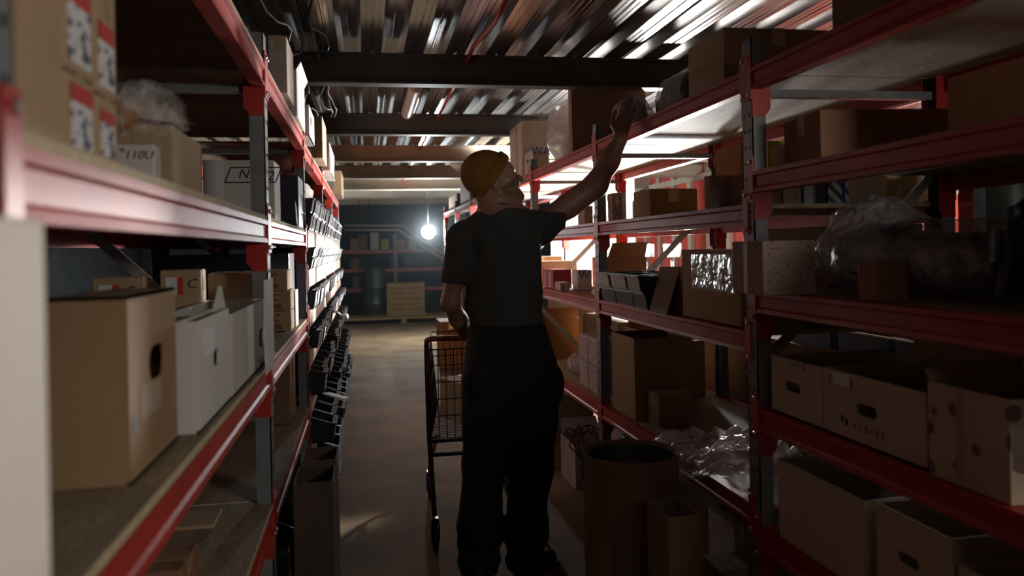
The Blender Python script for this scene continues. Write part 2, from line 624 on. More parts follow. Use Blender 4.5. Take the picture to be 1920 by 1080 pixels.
def face_map(face, w, d, h):
    """(u,v,depth) on a face -> local point; depth goes inward"""
    if face == 'x+':
        return (lambda u, v, t: (w / 2 - t, u, v)), d
    if face == 'x-':
        return (lambda u, v, t: (-w / 2 + t, -u, v)), d
    if face == 'y-':
        return (lambda u, v, t: (u, -d / 2 + t, v)), w
    return (lambda u, v, t: (-u, d / 2 - t, v)), w


def face_quad(mb, face, w, d, h, u, v, pw, ph, off=0.0012, m=0):
    F, W = face_map(face, w, d, h)
    vs = []
    for t in (-off, 0.0004):
        vs += [F(u - pw / 2, v - ph / 2, t), F(u + pw / 2, v - ph / 2, t), F(u + pw / 2, v + ph / 2, t), F(u - pw / 2, v + ph / 2, t)]
    mb.add(vs, [(0, 1, 2, 3), (4, 7, 6, 5), (0, 4, 5, 1), (1, 5, 6, 2), (2, 6, 7, 3), (3, 7, 4, 0)], m)


def clear_posts(x0, x1, y0, y1, z):
    """keep a box between two frames of the rack it stands in"""
    for lo, hi, posts, zt in ((XR, XRB, PR, 1.99), (XLB, XL, PL, 2.02)):
        if z > zt + 0.06:
            continue
        if z > zt - 0.08:
            hit = x0 < lo + 0.064 and x1 > lo - 0.008 or x0 < hi + 0.008 and x1 > hi - 0.064
        else:
            hit = x0 < hi + 0.008 and x1 > lo - 0.008
        if not hit:
            continue
        for p in posts:
            a, b = (p - 0.050, p + 0.050) if z < 0.01 else (p - 0.040, p + 0.040)
            if y1 > a and y0 < b:
                if a - y0 > y1 - b:
                    y1 = a
                else:
                    y0 = b
    return y0, y1


def carton(label, x0, x1, y0, y1, z, h, m, rot=0, open_top=False, holes=(), tape=False, prints=(), texts=(), flaps=(), name='cardboard_box', cat='box', group=None, lid=None, inner=None, bevel=0.004):
    """box standing at z; faces x- x+ y- y+; holes/prints use u,v measured on the face (v from the bottom)"""
    if abs(rot) < 1e-6:
        y0, y1 = clear_posts(min(x0, x1), max(x0, x1), min(y0, y1), max(y0, y1), z)
    w, d = abs(x1 - x0), abs(y1 - y0)
    root = empty(name, ((x0 + x1) / 2, (y0 + y1) / 2, z + 0.0008), rot, label, cat, group)
    t = 0.005
    hf = {f: [q[1:] for q in holes if q[0] == f] for f in ('x+', 'x-', 'y-', 'y+')}
    if not open_top and not holes:
        MB().box(-w / 2, w / 2, -d / 2, d / 2, 0, h).build('body', m, root, bevel=bevel)
    else:
        mb = MB()
        mb.box(-w / 2, w / 2, -d / 2, d / 2, 0, t)
        for f in ('x+', 'x-', 'y-', 'y+'):
            F, W = face_map(f, w, d, h)
            if hf[f]:
                holed_panel(mb, W, h, hf[f][0], t, F)
            else:
                ins = t if f[0] == 'y' else 0
                vs = [F(-W / 2 + ins, t, 0), F(W / 2 - ins, t, 0), F(W / 2 - ins, h, 0), F(-W / 2 + ins, h, 0), F(-W / 2 + ins, t, t), F(W / 2 - ins, t, t), F(W / 2 - ins, h, t), F(-W / 2 + ins, h, t)]
                mb.add(vs, [(0, 1, 2, 3), (4, 7, 6, 5), (0, 4, 5, 1), (1, 5, 6, 2), (2, 6, 7, 3), (3, 7, 4, 0)])
        if not open_top:
            mb.box(-w / 2, w / 2, -d / 2, d / 2, h - t, h)
        mb.build('body', [m], root)
    if tape:
        tb = MB()
        ax = tape if isinstance(tape, str) else ('y' if d > w else 'x')
        tw = min(0.024, 0.16 * (w if ax == 'y' else d))
        if ax == 'y':
            tb.box(-tw, tw, -d / 2 - 0.001, d / 2 + 0.001, h, h + 0.001)
            tb.box(-tw, tw, -d / 2 - 0.001, -d / 2, h - min(0.06, h / 2), h)
            tb.box(-tw, tw, d / 2, d / 2 + 0.001, h - min(0.06, h / 2), h)
        else:
            tb.box(-w / 2 - 0.001, w / 2 + 0.001, -tw, tw, h, h + 0.001)
            tb.box(-w / 2 - 0.001, -w / 2, -tw, tw, h - min(0.06, h / 2), h)
            tb.box(w / 2, w / 2 + 0.001, -tw, tw, h - min(0.06, h / 2), h)
        tb.build('tape', TAPE, root)
    for (f, ang, ln) in flaps:
        # flap hinged on the top edge of face f; ang from vertical, outwards positive
        F, W = face_map(f, w, d, h)
        c, s = math.cos(ang), math.sin(ang)
        fb = MB()
        e = 0.006
        vs = [F(-W / 2 + e, h, 0.001), F(W / 2 - e, h, 0.001), F(W / 2 - e - 0.01, h + ln * c, 0.001 - ln * s), F(-W / 2 + e + 0.01, h + ln * c, 0.001 - ln * s)]
        vs += [F(-W / 2 + e, h + 0.004 * s, 0.005), F(W / 2 - e, h + 0.004 * s, 0.005), F(W / 2 - e - 0.01, h + ln * c + 0.004 * s, 0.005 - ln * s), F(-W / 2 + e + 0.01, h + ln * c + 0.004 * s, 0.005 - ln * s)]
        fb.add(vs, [(0, 1, 2, 3), (4, 7, 6, 5), (0, 4, 5, 1), (1, 5, 6, 2), (2, 6, 7, 3), (3, 7, 4, 0)])
        fb.build('flap', m, root)
    for (f, u, v, pw, ph, pm, *pn) in prints:
        pb = MB()
        W_ = d if f[0] == 'x' else w
        pw, ph = min(pw, W_ * 0.98), min(ph, h * 0.97)
        u = max(pw / 2 - W_ / 2, min(W_ / 2 - pw / 2, u))
        v = max(ph / 2 + 0.001, min(h - ph / 2 - 0.001, v))
        face_quad(pb, f, w, d, h, u, v, pw, ph)
        pb.build(pn[0] if pn else 'label_sticker', pm, root)
    for (f, u, v, size, body, tm, *ex) in texts:
        F, W = face_map(f, w, d, h)
        p = F(u, v, -0.0018)
        text(body, size, tm, root, p, FACE_ROT[f], shear=ex[0] if ex else 0)
    return root


def rbox(label, Xf, px_far, px_near, py_mid, px_right, py_top, z, m, h=None, depth=None, **k):
    """box on the right: aisle face from px_far to px_near, camera face on to px_right, top of the near corner at py_top"""
    near, far = at(px_near, py_mid, X=Xf), at(px_far, py_mid, X=Xf)
    h = h or at(px_near, py_top, X=Xf).z - z
    xb = Xf + depth if depth else at(px_right, py_mid, Y=near.y).x
    return carton(label, Xf, xb, near.y, far.y, z, h, m, **k)


def lbox(label, Xf, px_near, px_far, py_mid, px_left, py_top, z, m, h=None, depth=None, **k):
    near, far = at(px_near, py_mid, X=Xf), at(px_far, py_mid, X=Xf)
    h = h or at(px_near, py_top, X=Xf).z - z
    xb = Xf - depth if depth else at(px_left, py_mid, Y=near.y).x
    return carton(label, xb, Xf, near.y, far.y, z, h, m, **k)


# ------------------------------------------------------------------ signed distance shapes (figures, bags, lumps)
class SDF:
    def __init__(s, lo, hi, vox):
        s.lo = np.array(lo, float)
        s.vox = vox
        s.n = np.ceil((np.array(hi) - s.lo) / vox).astype(int) + 1
        s.d = np.full(s.n, 1.0, np.float32)

    def like(s):
        o = SDF(s.lo, s.lo + s.vox, s.vox)
        o.n = s.n.copy()
        o.d = np.full(s.n, 1.0, np.float32)
        return o

    def _win(s, a, b, pad):
        i0 = np.maximum(0, np.floor((np.array(a) - pad - s.lo) / s.vox).astype(int))
        i1 = np.minimum(s.n, np.ceil((np.array(b) + pad - s.lo) / s.vox).astype(int) + 1)
        sl = tuple(slice(int(p), int(q)) for p, q in zip(i0, i1))
        g = np.meshgrid(*[s.lo[k] + s.vox * np.arange(i0[k], i1[k], dtype=np.float32) for k in range(3)], indexing='ij')
        return sl, np.stack(g, -1).astype(np.float32)

    def _mix(s, sl, d, k, op):
        if d.size == 0:
            return
        o = s.d[sl]
        if op == 'add':
            if k > 0:
                h = np.clip(0.5 + 0.5 * (o - d) / k, 0, 1)
                s.d[sl] = o * (1 - h) + d * h - k * h * (1 - h)
            else:
                s.d[sl] = np.minimum(o, d)
        else:
            if k > 0:
                h = np.clip(0.5 - 0.5 * (o + d) / k, 0, 1)
                s.d[sl] = o * (1 - h) - d * h + k * h * (1 - h)
            else:
                s.d[sl] = np.maximum(o, -d)

    def cone(s, a, b, ra, rb, k=0.02, op='add', sq=None):
        """tapered capsule; sq=(direction, factor) flattens the section along a direction"""
        a, b = np.array(a, np.float32), np.array(b, np.float32)
        rm = max(ra, rb)
        sl, P = s._win(np.minimum(a, b) - rm, np.maximum(a, b) + rm, 0.06 + k)
        ba = b - a
        t = np.clip(((P - a) @ ba) / max(1e-9, ba @ ba), 0, 1)
        q = P - a - t[..., None] * ba
        if sq is not None:
            dv = np.array(sq[0], np.float32)
            dv /= np.linalg.norm(dv)
            q = q + (q @ dv)[..., None] * dv * (1 / sq[1] - 1)
        d = np.linalg.norm(q, axis=-1) - (ra + (rb - ra) * t)
        if sq is not None and sq[1] < 1:
            d = d * (0.5 + 0.5 * sq[1])
        s._mix(sl, d, k, op)
        return s

    def ell(s, c, r, k=0.02, op='add', rot=None):
        c, r = np.array(c, np.float32), np.array(r, np.float32)
        m = float(r.max())
        sl, P = s._win(c - m, c + m, 0.06 + k)
        q = P - c
        if rot is not None:
            q = q @ np.array(rot, np.float32)
        k0 = np.linalg.norm(q / r, axis=-1)
        k1 = np.linalg.norm(q / (r * r), axis=-1) + 1e-9
        s._mix(sl, (k0 * (k0 - 1) / k1).astype(np.float32), k, op)
        return s

    def rbox(s, c, hs, r, k=0.01, op='add', rot=None):
        c, hs = np.array(c, np.float32), np.array(hs, np.float32)
        m = float(np.linalg.norm(hs))
        sl, P = s._win(c - m, c + m, 0.05 + k)
        q = P - c
        if rot is not None:
            q = q @ np.array(rot, np.float32)
        q = np.abs(q) - hs + r
        d = np.linalg.norm(np.maximum(q, 0), axis=-1) + np.minimum(q.max(-1), 0) - r
        s._mix(sl, d, k, op)
        return s

    def cut(s, p, nrm, k=0.0):
        """remove the side the normal points to"""
        sl, P = s._win(s.lo, s.lo + s.vox * (s.n - 1), 0)
        nv = np.array(nrm, np.float32)
        nv /= np.linalg.norm(nv)
        s._mix(sl, -((P - np.array(p, np.float32)) @ nv), k, 'sub')
        return s

    def warp(s, f):
        sl, P = s._win(s.lo, s.lo + s.vox * (s.n - 1), 0)
        s.d += f(P).astype(np.float32)
        return s

    def mesh(s, name, m):
        import openvdb
        g = openvdb.FloatGrid(1.0)
        g.copyFromArray(np.ascontiguousarray(s.d, dtype=np.float32))
        pts, quads = g.convertToQuads(0.0)
        pts = pts * s.vox + s.lo
        me = bpy.data.meshes.new(name)
        nq = len(quads)
        me.vertices.add(len(pts))
        me.vertices.foreach_set('co', pts.astype(np.float32).ravel())
        me.loops.add(nq * 4)
        me.polygons.add(nq)
        me.loops.foreach_set('vertex_index', quads[:, ::-1].astype(np.int32).ravel())
        me.polygons.foreach_set('loop_start', np.arange(0, nq * 4, 4, dtype=np.int32))
        me.polygons.foreach_set('use_smooth', np.ones(nq, bool))
        me.materials.append(m)
        me.update()
        me.validate()
        return me


def nz(P, f, seed=0.0):
    """cheap smooth noise for folds: sums of warped sines"""
    x, y, z = P[..., 0] * f + seed, P[..., 1] * f + seed * 1.7, P[..., 2] * f + seed * 2.3
    return (np.sin(x + 1.3 * np.sin(y * 0.9 + z * 0.6)) + np.sin(y * 1.1 + 1.4 * np.sin(z * 0.8 + x * 0.5)) + np.sin(z * 0.95 + 1.2 * np.sin(x * 0.7 + y))) / 3


def lump(name, parts, vox, m, parent=None, folds=((40, 0.006), (95, 0.003)), seed=0.0, loc=None):
    """crumpled bag or wrapped thing: parts = [(centre, radii)]"""
    lo = np.min([np.array(c) - np.array(r) for c, r in parts], 0) - 0.03
    hi = np.max([np.array(c) + np.array(r) for c, r in parts], 0) + 0.03
    s = SDF(lo, hi, vox)
    for c, r in parts:
        s.ell(c, r, 0.03)
    for f, a in folds:
        s.warp(lambda P: a * (1 - 2 * np.abs(nz(P, f, seed))))
    s.cut((0, 0, 0.001), (0, 0, -1))
    return link(name, s.mesh(name, m), parent, loc=loc)
# ------------------------------------------------------------------ right rack: what stands on its shelves
def conv(face, X, near, y0, y1, x0, x1, z, items):
    """photo spots on the aisle face ('a') or the camera face ('c') to u, v on the box"""
    out = []
    for it in items:
        f, px, py = it[:3]
        if f == 'a':
            p = at(px, py, X=X)
            cy = (y0 + y1) / 2
            u = (cy - p.y) if face == 'x-' else (p.y - cy)
            out.append((face, u, p.z - z, *it[3:]))
        else:
            p = at(px, py, Y=near)
            out.append(('y-', p.x - (x0 + x1) / 2, p.z - z, *it[3:]))
    return out


def sbox(side, label, Xf, px_far, px_near, py_mid, px_side, py_top, z, m, h=None, depth=None, holes=(), prints=(), texts=(), **k):
    if side == 'l':
        px_far, px_near = px_near, px_far
    near, far = at(px_near, py_mid, X=Xf), at(px_far, py_mid, X=Xf)
    h = h or at(px_near, py_top, X=Xf).z - z
    xs = (Xf + depth if side == 'r' else Xf - depth) if depth else at(px_side, py_mid, Y=near.y).x
    x0, x1 = min(Xf, xs), max(Xf, xs)
    near.y, far.y = clear_posts(x0, x1, near.y, far.y, z)
    fc = 'x-' if side == 'r' else 'x+'
    a = (fc, Xf, near.y, near.y, far.y, x0, x1, z)
    return carton(label, x0, x1, near.y, far.y, z, h, m, holes=conv(*a, holes), prints=conv(*a, prints), texts=conv(*a, texts), **k)


PRINTED = pattern('printed_cardboard', (0.36, 0.27, 0.22), (0.17, 0.11, 0.11), 75, 0.60, (1, 1, 1.4))
PRINTW = pattern('printed_white_cardboard', (0.52, 0.44, 0.42), (0.22, 0.14, 0.16), 110, 0.57, (1, 1, 1))
SPOTTED = pattern('spotted_cardboard', (0.47, 0.37, 0.27), (0.13, 0.07, 0.10), 15, 0.27, (1, 1, 1), kind='voronoi')
STRIPED = pattern('striped_carton', (0.55, 0.60, 0.66), (0.06, 0.09, 0.16), 14, 0.55, (1, 1, 1), kind='wave')
INK2 = mat('faded_ink', (0.20, 0.16, 0.12), 0.8)
YELC = mat('yellowish_cardboard', (0.45, 0.34, 0.15), 0.8, var=0.08)
LIME = mat('lime_print', (0.33, 0.45, 0.02), 0.6, var=0.05)
ORNG = mat('orange_cardboard', (0.40, 0.19, 0.075), 0.8, var=0.08)
FOAM = mat('grey_foam', (0.33, 0.35, 0.38), 0.9, var=0.2, scale=30, bump=0.3)
RUBBER = mat('black_rubber', (0.012, 0.012, 0.013), 0.55, var=0.3, scale=30, bump=0.3, bscale=60)
MESH = mat('black_mesh', (0.02, 0.02, 0.024), 0.7, var=0.6, scale=160, bump=0.8, bscale=170)

zt = 1.9495
# top shelf, nearest bay and second bay
carton('huge dark carton on the top right shelf, close under the ceiling deck', 1.215, 1.85, 0.98, 1.90, zt, 0.50, CARD[1], tape='y')
sbox('r', 'cardboard carton with a wrinkled tape band, on the top right shelf beside the grey post', 1.215, 1290, 1358, 110, 1560, 50, zt, CARD[2], tape='y',
     prints=[('a', 1325, 125, 0.30, 0.012, TAPE, 'tape'), ('a', 1325, 150, 0.30, 0.075, TAPE, 'tape')])
# lower gap: 1.63 shelf
p = at(1545, 230, Y=2.02)
carton('dark reddish carton lying on the upper shelf of the nearest right bay, set back', p.x, p.x + 0.42, 2.0, 2.24, 1.63, at(1545, 205, Y=2.02).z - 1.63, CARD[3], rot=-0.10, tape=True)
p = at(1835, 190, Y=1.62)
carton('light cardboard box at the far right edge of the upper right shelf', p.x, p.x + 0.25, 1.45, 1.72, 1.63, 0.17, CARD[2], tape=True)
# 1.26 shelf
sbox('r', 'printed carton overhanging the shelf in front of the grey right-hand post', 1.065, 1372, 1430, 495, 1530, 452, 1.262, PRINTED, prints=[('a', 1398, 480, 0.025, 0.15, TAPE, 'tape')])
sbox('r', 'small narrow carton before the bagged black part on the middle right shelf', 1.20, 1608, 1640, 520, 1705, 493, 1.26, CARD[3])
root = empty('bagged_part', (1.43, 1.915, 1.262), label='black part wrapped in a clear plastic bag, beside the overhanging printed carton', cat='parcel')
lump('casting', [((0, 0.08, 0.09), (0.14, 0.17, 0.09)), ((0.06, -0.12, 0.08), (0.13, 0.15, 0.085)), ((-0.03, 0.0, 0.13), (0.07, 0.09, 0.07))], 0.008, RUBBER, root, seed=1)
lump('plastic_bag', [((0, 0.08, 0.11), (0.19, 0.22, 0.115)), ((0.05, -0.15, 0.09), (0.17, 0.22, 0.11)), ((-0.02, 0.10, 0.19), (0.11, 0.14, 0.085))], 0.007, film('bag_film', (0.85, 0.87, 0.92), 0.62, 0.14, 22, 0.9), root, seed=2)
root = empty('engine_part', (1.50, 1.22, 1.262), label='large rounded black machine part on the middle right shelf at the frame edge', cat='machine part')
s = SDF((-0.3, -0.35, -0.02), (0.3, 0.35, 0.32), 0.007)
s.rbox((0, 0, 0.12), (0.20, 0.27, 0.12), 0.08, 0)
s.cone((-0.05, 0.22, 0.22), (0.02, 0.16, 0.25), 0.025, 0.03, 0.01)
s.cone((-0.1, -0.05, 0.22), (-0.1, 0.05, 0.23), 0.03, 0.03, 0.01)
s.ell((0.0, 0.02, 0.235), (0.05, 0.08, 0.03), 0.02)
for q in (-0.2, -0.07, 0.06, 0.19):
    s.cone((-0.23, q, 0.03), (-0.2, q, 0.2), 0.014, 0.014, 0.01)
s.cut((0, 0, 0.0), (0, 0, -1))
link('housing', s.mesh('housing', RUBBER), root)
MB().tube([(-0.215, 0.10, 0.06), (-0.212, 0.075, 0.12), (-0.20, 0.06, 0.18)], 0.005, 6).build('yellow_rod', mat('yellow_rod', (0.45, 0.33, 0.12), 0.4), root)
MB().tube([(-0.2, 0.22, 0.04), (-0.235, 0.2, 0.10), (-0.22, 0.21, 0.16)], 0.012, 8).build('hose', BLACK, root)
carton('dark carton added behind the bagged part to cover the bright red wall', 1.69, 1.86, 1.76, 2.26, 1.262, 0.165, CARD[1])  # added dark backing that covers the glaring red wall
carton('pale flat carton standing upright behind the large black machine part', 1.74, 1.86, 1.0, 1.72, 1.26, at(1690, 428, Y=1.7).z - 1.26, mat('pale_green_card', (0.50, 0.55, 0.50), 0.7))
# 0.90 shelf: cream file boxes
za = 0.9015
CB = dict(open_top=True)
sbox('r', 'cream file box with an oval hand hole, next to the grey right-hand post', 1.20, 1447, 1541, 720, 0, 690, za, CREAM, depth=0.36,
     holes=[('a', 1486, 727, 0.085, 0.028)], prints=[('a', 1490, 684, 0.05, 0.003, BLUEP, 'printed_mark'), ('a', 1507, 692, 0.004, 0.02, BLUEP, 'printed_mark')], open_top=True)
sbox('r', 'wide cream file box with hand hole and printed emblem on the lower right shelf', 1.20, 1544, 1737, 780, 0, 738, za, CREAM, depth=0.36,
     holes=[('a', 1624, 772, 0.085, 0.030)], open_top=True, flaps=[('x+', 0.5, 0.07)],
     prints=[('a', 1556, 710, 0.004, 0.022, BLUEP, 'printed_mark'), ('a', 1596, 722, 0.004, 0.026, BLUEP, 'printed_mark'), ('a', 1577, 712, 0.07, 0.03, PAPERC, 'label_sticker'), ('a', 1579.5, 785, 0.011, 0.016, INK, 'emblem'), ('a', 1588, 792, 0.011, 0.016, INK, 'emblem')]
     + [('a', 1603 + 10.5 * k, 799 + 3.9 * k, 0.0075, 0.010 + 0.004 * ((k * 7) % 3), INK2, 'printed_mark') for k in range(6)])
sbox('r', 'spotted carton between the wide cream file box and the bright white packet', 1.19, 1741, 1893, 790, 0, 690, za, SPOTTED, h=0.20, depth=0.34, open_top=True, flaps=[('y+', 0.9, 0.05)], prints=[('a', 1800, 800, 0.022, 0.19, TAPE, 'tape')])
sbox('r', 'bright white packet hanging over the edge of the lower right shelf at the frame edge', 1.13, 1893, 1935, 745, 0, 712, 0.99, WHITE, h=0.075, depth=0.03)
root = empty('foam_roll', (1.40, 1.27, za + 0.2022), label='roll of grey foam lying on the spotted carton', cat='foam')
MB().lathe([(0.03, -0.2), (0.036, -0.19), (0.038, 0), (0.036, 0.19), (0.03, 0.2)], 18, 0, (0, 0, 0.038), 'y').build('roll', FOAM, root, smooth=True)
MB().lathe([(0.012, -0.203), (0.012, 0.203)], 10, 0, (0, 0, 0.038), 'y').build('core', CARD[0], root)
carton('yellowish open carton at the back of the lower right shelf behind the cream file boxes', 1.66, 1.86, 1.75, 2.2, za, 0.19, YELC, open_top=True, flaps=[('x-', 0.5, 0.08), ('y-', 0.9, 0.12)])
# 0.53 shelf
zb = 0.5315
sbox('r', 'plain cream carton, first from the post on the second lowest right shelf', 1.20, 1461, 1620, 960, 0, 940, zb, CREAM, depth=0.40, open_top=True, flaps=[('x+', -0.5, 0.12)])
sbox('r', 'cream file box with hand hole at the bottom edge of the photo', 1.20, 1644, 1785, 1020, 0, 1012, zb, CREAM, depth=0.40, open_top=True, holes=[('a', 1702, 1052, 0.075, 0.026)])
sbox('r', 'cream carton cut by the bottom right corner of the frame', 1.20, 1797, 1960, 1060, 0, 1080, zb, CREAM, depth=0.40, open_top=True, h=0.20)
root = empty('plastic_bag', (1.42, 1.90, zb + 0.008), label='crumpled clear bag standing in the plain cream carton under the lower right shelf', cat='bag')
lump('bag_film', [((0, 0, 0.12), (0.09, 0.09, 0.12)), ((0.04, -0.03, 0.20), (0.07, 0.07, 0.08))], 0.008, FILMD, root, seed=5)

# second bay, 1.53 shelf
zc = 1.5315
sbox('r', 'printed carton with a light band on the second shelf, right of the raised elbow', 1.23, 1126, 1148, 385, 1168, 362, zc, PRINTED, tape='y', prints=[('a', 1137, 372, 0.15, 0.03, CARD[2], 'label_sticker')])
root = empty('tin_can', (1.33, 3.72, zc), label='small grey tin with an open wire clip between two cartons on the second shelf', cat='tin')
MB().lathe([(0.036, 0), (0.04, 0.004), (0.04, 0.09), (0.036, 0.094)], 16).build('can', mat('grey_tin', (0.22, 0.21, 0.23), 0.35, 0.6), root, smooth=True)
MB().tube([(-0.02, 0, 0.09), (0.0, 0, 0.14), (0.035, -0.01, 0.16), (0.03, -0.01, 0.11)], 0.007, 6).build('clip', GALV, root)
sbox('r', 'plain brown carton on the second shelf, middle of the bay behind the raised arm', 1.22, 1188, 1219, 380, 1308, 354, zc, CARD[0], tape='y')
sbox('r', 'tan carton with a film-covered paper label on the second shelf beside the grey post', 1.24, 1320, 1330, 355, 1402, 329, zc, CARD[2],
     prints=[('c', 1365, 362, 0.065, 0.075, PAPER), ('c', 1362, 362, 0.10, 0.105, film('label_film', (0.9, 0.9, 0.9), 0.75, 0.1, 30, 0.6), 'film_pouch')])
for (a, b, top, hh, dd, mm, lab) in ((1428, 1466, 346, None, 0.25, CARD[1], 'dull brown carton seen under the nearest upper beam, just right of the grey post'),
                                    (1468, 1503, 345, None, 0.2, PRINTED, 'printed carton under the nearest upper beam, second from the grey post'),
                                    (1508, 1526, 348, None, 0.15, mat('pale_blue_card', (0.38, 0.47, 0.55), 0.6), 'narrow pale blue carton seen under the nearest upper beam'),
                                    (1532, 1550, 352, None, 0.2, BLACK, 'black carton left of the striped one under the nearest upper beam'),
                                    (1553, 1592, 338, None, 0.2, STRIPED, 'carton with diagonal stripes and a blue edge seen under the nearest upper beam'),
                                    (1664, 1758, 343, None, 0.3, YELC, 'yellow cream carton behind the diagonal brace in the near right bay')):
    yy = 2.46
    q0, q1 = at(a, 370, Y=yy), at(b, 370, Y=yy)
    pr = []
    if mm is STRIPED:
        pr = [('y-', 0.018, 0.05, 0.013, 0.10, BLUEP, 'blue_edge')]
    carton(lab, q0.x, q1.x, yy, yy + dd, zc, at(a, top, Y=yy).z - zc + 0.05, mm, prints=pr)

# second bay, 1.13 shelf
zd = 1.1315


def tray(root_label, Xf, y0, y1, z, h, dep, side, m=NAVY, lab=True, group=None, front=0.55, tilt=0.0, paper=PAPER, rz=0, hs=1.0):
    """plastic picking bin, front to the aisle; origin at the middle of its front foot"""
    w = y1 - y0
    sg = 1 if side == 'r' else -1
    root = empty('picking_bin', (Xf, (y0 + y1) / 2, z + 0.001), 0, root_label, 'bin', group, rot=(0, tilt * sg, rz))
    binparts(root, w, h, dep, sg, m, front, lab, paper)
    return root


_bins = {}


def binparts(root, w, h, dep, sg, m, front, lab, paper):
    key = (round(w, 3), round(h, 3), round(dep, 3), sg, m.name, front)
    if key not in _bins:
        t = 0.004
        b = MB()
        b.box(*sorted((0, sg * dep)), -w / 2, w / 2, 0, t)
        for s_ in (-1, 1):
            ya, yb = sorted((s_ * w / 2, s_ * (w / 2 - t)))
            poly = [(0, t), (sg * dep, t), (sg * dep, h), (sg * dep * 0.42, h), (-sg * 0.012, h * front)]
            b.prism(poly, 'y', ya, yb)
        b.box(*sorted((sg * dep, sg * (dep - t))), -w / 2, w / 2, t, h)
        b.add([(0, -w / 2, t), (0, w / 2, t), (-sg * 0.012, w / 2, h * front), (-sg * 0.012, -w / 2, h * front),
               (sg * t, -w / 2, t), (sg * t, w / 2, t), (sg * t - sg * 0.012, w / 2, h * front), (sg * t - sg * 0.012, -w / 2, h * front)],
              [(0, 1, 2, 3), (4, 7, 6, 5), (0, 4, 5, 1), (1, 5, 6, 2), (2, 6, 7, 3), (3, 7, 4, 0)])
        # rim lip
        b.box(*sorted((-sg * 0.02, sg * 0.006)), -w / 2, w / 2, h * front - 0.004, h * front + 0.003)
        cardm = MB()
        a = 0.88
        cardm.add([(-sg * 0.004, -w / 2 * a, 0.10 * h), (-sg * 0.004, w / 2 * a, 0.10 * h), (-sg * 0.0145, w / 2 * a, h * front * 0.96), (-sg * 0.0145, -w / 2 * a, h * front * 0.96),
                   (-sg * 0.002, -w / 2 * a, 0.10 * h), (-sg * 0.002, w / 2 * a, 0.10 * h), (-sg * 0.0125, w / 2 * a, h * front * 0.96), (-sg * 0.0125, -w / 2 * a, h * front * 0.96)],
                  [(0, 1, 2, 3), (4, 7, 6, 5), (0, 4, 5, 1), (1, 5, 6, 2), (2, 6, 7, 3), (3, 7, 4, 0)])
        _bins[key] = (b.mesh('bin_body', m), cardm.mesh('label_card', paper))
    bm_, cm_ = _bins[key]
    link('bin_body', bm_, root)
    if lab:
        link('label_card', cm_, root)


# two tiers of trays
ya = [at(px, 550, X=1.15).y for px in (1122, 1147, 1179, 1204)]
for i, lab in enumerate(('black tray with a white card, nearest the middle right post', 'black tray with a white card, middle one of three on the third shelf', 'black tray with a white card, rightmost of three before the cardboard flap')):
    b_, a_ = ya[i], ya[i + 1]
    lower = empty('picking_bin', (1.175, (a_ + b_) / 2, zd), 0, ('dark blue bin without a card under the leftmost black tray', 'dark blue bin without a card under the middle black tray', 'dark blue bin without a card under the rightmost black tray')[i], 'bin')
    binparts(lower, (b_ - a_) * 0.97, 0.075, 0.3, 1, NAVY, 0.95, False, PAPER)
    up = empty('storage_tray', (1.15, (a_ + b_) / 2, zd + 0.0765), 0, lab, 'tray')
    binparts(up, (b_ - a_) * 0.95, 0.07, 0.3, 1, BLACK, 0.97, True, PAPER)
sbox('r', 'open cardboard box with one flap hanging down, right of the black trays', 1.22, 1237, 1276, 560, 0, 503, zd, CARD[1], depth=0.12, open_top=True, flaps=[('x-', 2.85, 0.19)])
sbox('r', 'large brown box with shiny film over its upper half beside the right-hand post', 1.205, 1279, 1388, 540, 0, 468, zd, CARD[2], depth=0.125, tape='y',
     prints=[('a', 1335, 512, 0.36, 0.13, film('tape_film', (0.75, 0.68, 0.68), 0.45, 0.12, 16, 0.9), 'film_band')])
carton('low brown carton behind the black trays on the third shelf', 1.5, 1.78, 3.1, 3.5, zd, 0.23, CARD[0])
root = empty('jar', (1.56, 3.70, zd), label='small dark jar with a lid behind the black trays', cat='jar')
MB().lathe([(0.04, 0), (0.045, 0.01), (0.045, 0.10), (0.03, 0.12), (0.03, 0.13)], 16).build('glass_body', mat('blue_jar', (0.06, 0.10, 0.18), 0.15, 0, var=0.1), root, smooth=True)
MB().lathe([(0.033, 0.13), (0.033, 0.155), (0.028, 0.158)], 16).build('lid', BLACK, root, smooth=True)
for i, (a, b, cy_, lab) in enumerate(((2.0, 2.46, 3.36, 'blue bin with white rim seen from above under the nearest middle beam, leftmost'), (2.0, 2.46, 2.96, 'blue bin with white rim seen from above under the nearest middle beam, middle one'), (2.0, 2.46, 2.58, 'blue bin with white rim seen from above under the nearest middle beam, rightmost'))):
    root = empty('picking_bin', ((a + b) / 2, cy_, 0.932), 0, lab, 'bin')
    w, d, h = b - a, 0.34, 0.09
    m = MB()
    m.box(-w / 2, w / 2, -d / 2, d / 2, 0, 0.004)
    for q in (-1, 1):
        m.box(*sorted((q * w / 2, q * (w / 2 - 0.005))), -d / 2, d / 2, 0.004, h)
        m.box(-w / 2 + 0.005, w / 2 - 0.005, *sorted((q * d / 2, q * (d / 2 - 0.005))), 0.004, h)
    m.build('bin_body', mat('blue_plastic', (0.03, 0.05, 0.14), 0.4), root)
    m = MB()
    for q in (-1, 1):
        m.box(*sorted((q * (w / 2 + 0.004), q * (w / 2 - 0.012))), -d / 2, d / 2, h, h + 0.006)
        m.box(-w / 2 + 0.012, w / 2 - 0.012, *sorted((q * d / 2, q * (d / 2 - 0.014))), h, h + 0.006)
    m.build('rim', WHITE, root)
carton('little white carton standing at the end of the blue bins under the nearest middle beam', 1.82, 1.86, 2.36, 2.40, zd, 0.085, WCARD)
carton('little tan carton standing left of the blue bins under the nearest middle beam', 1.43, 1.47, 2.40, 2.47, zd, 0.12, CARD[2])

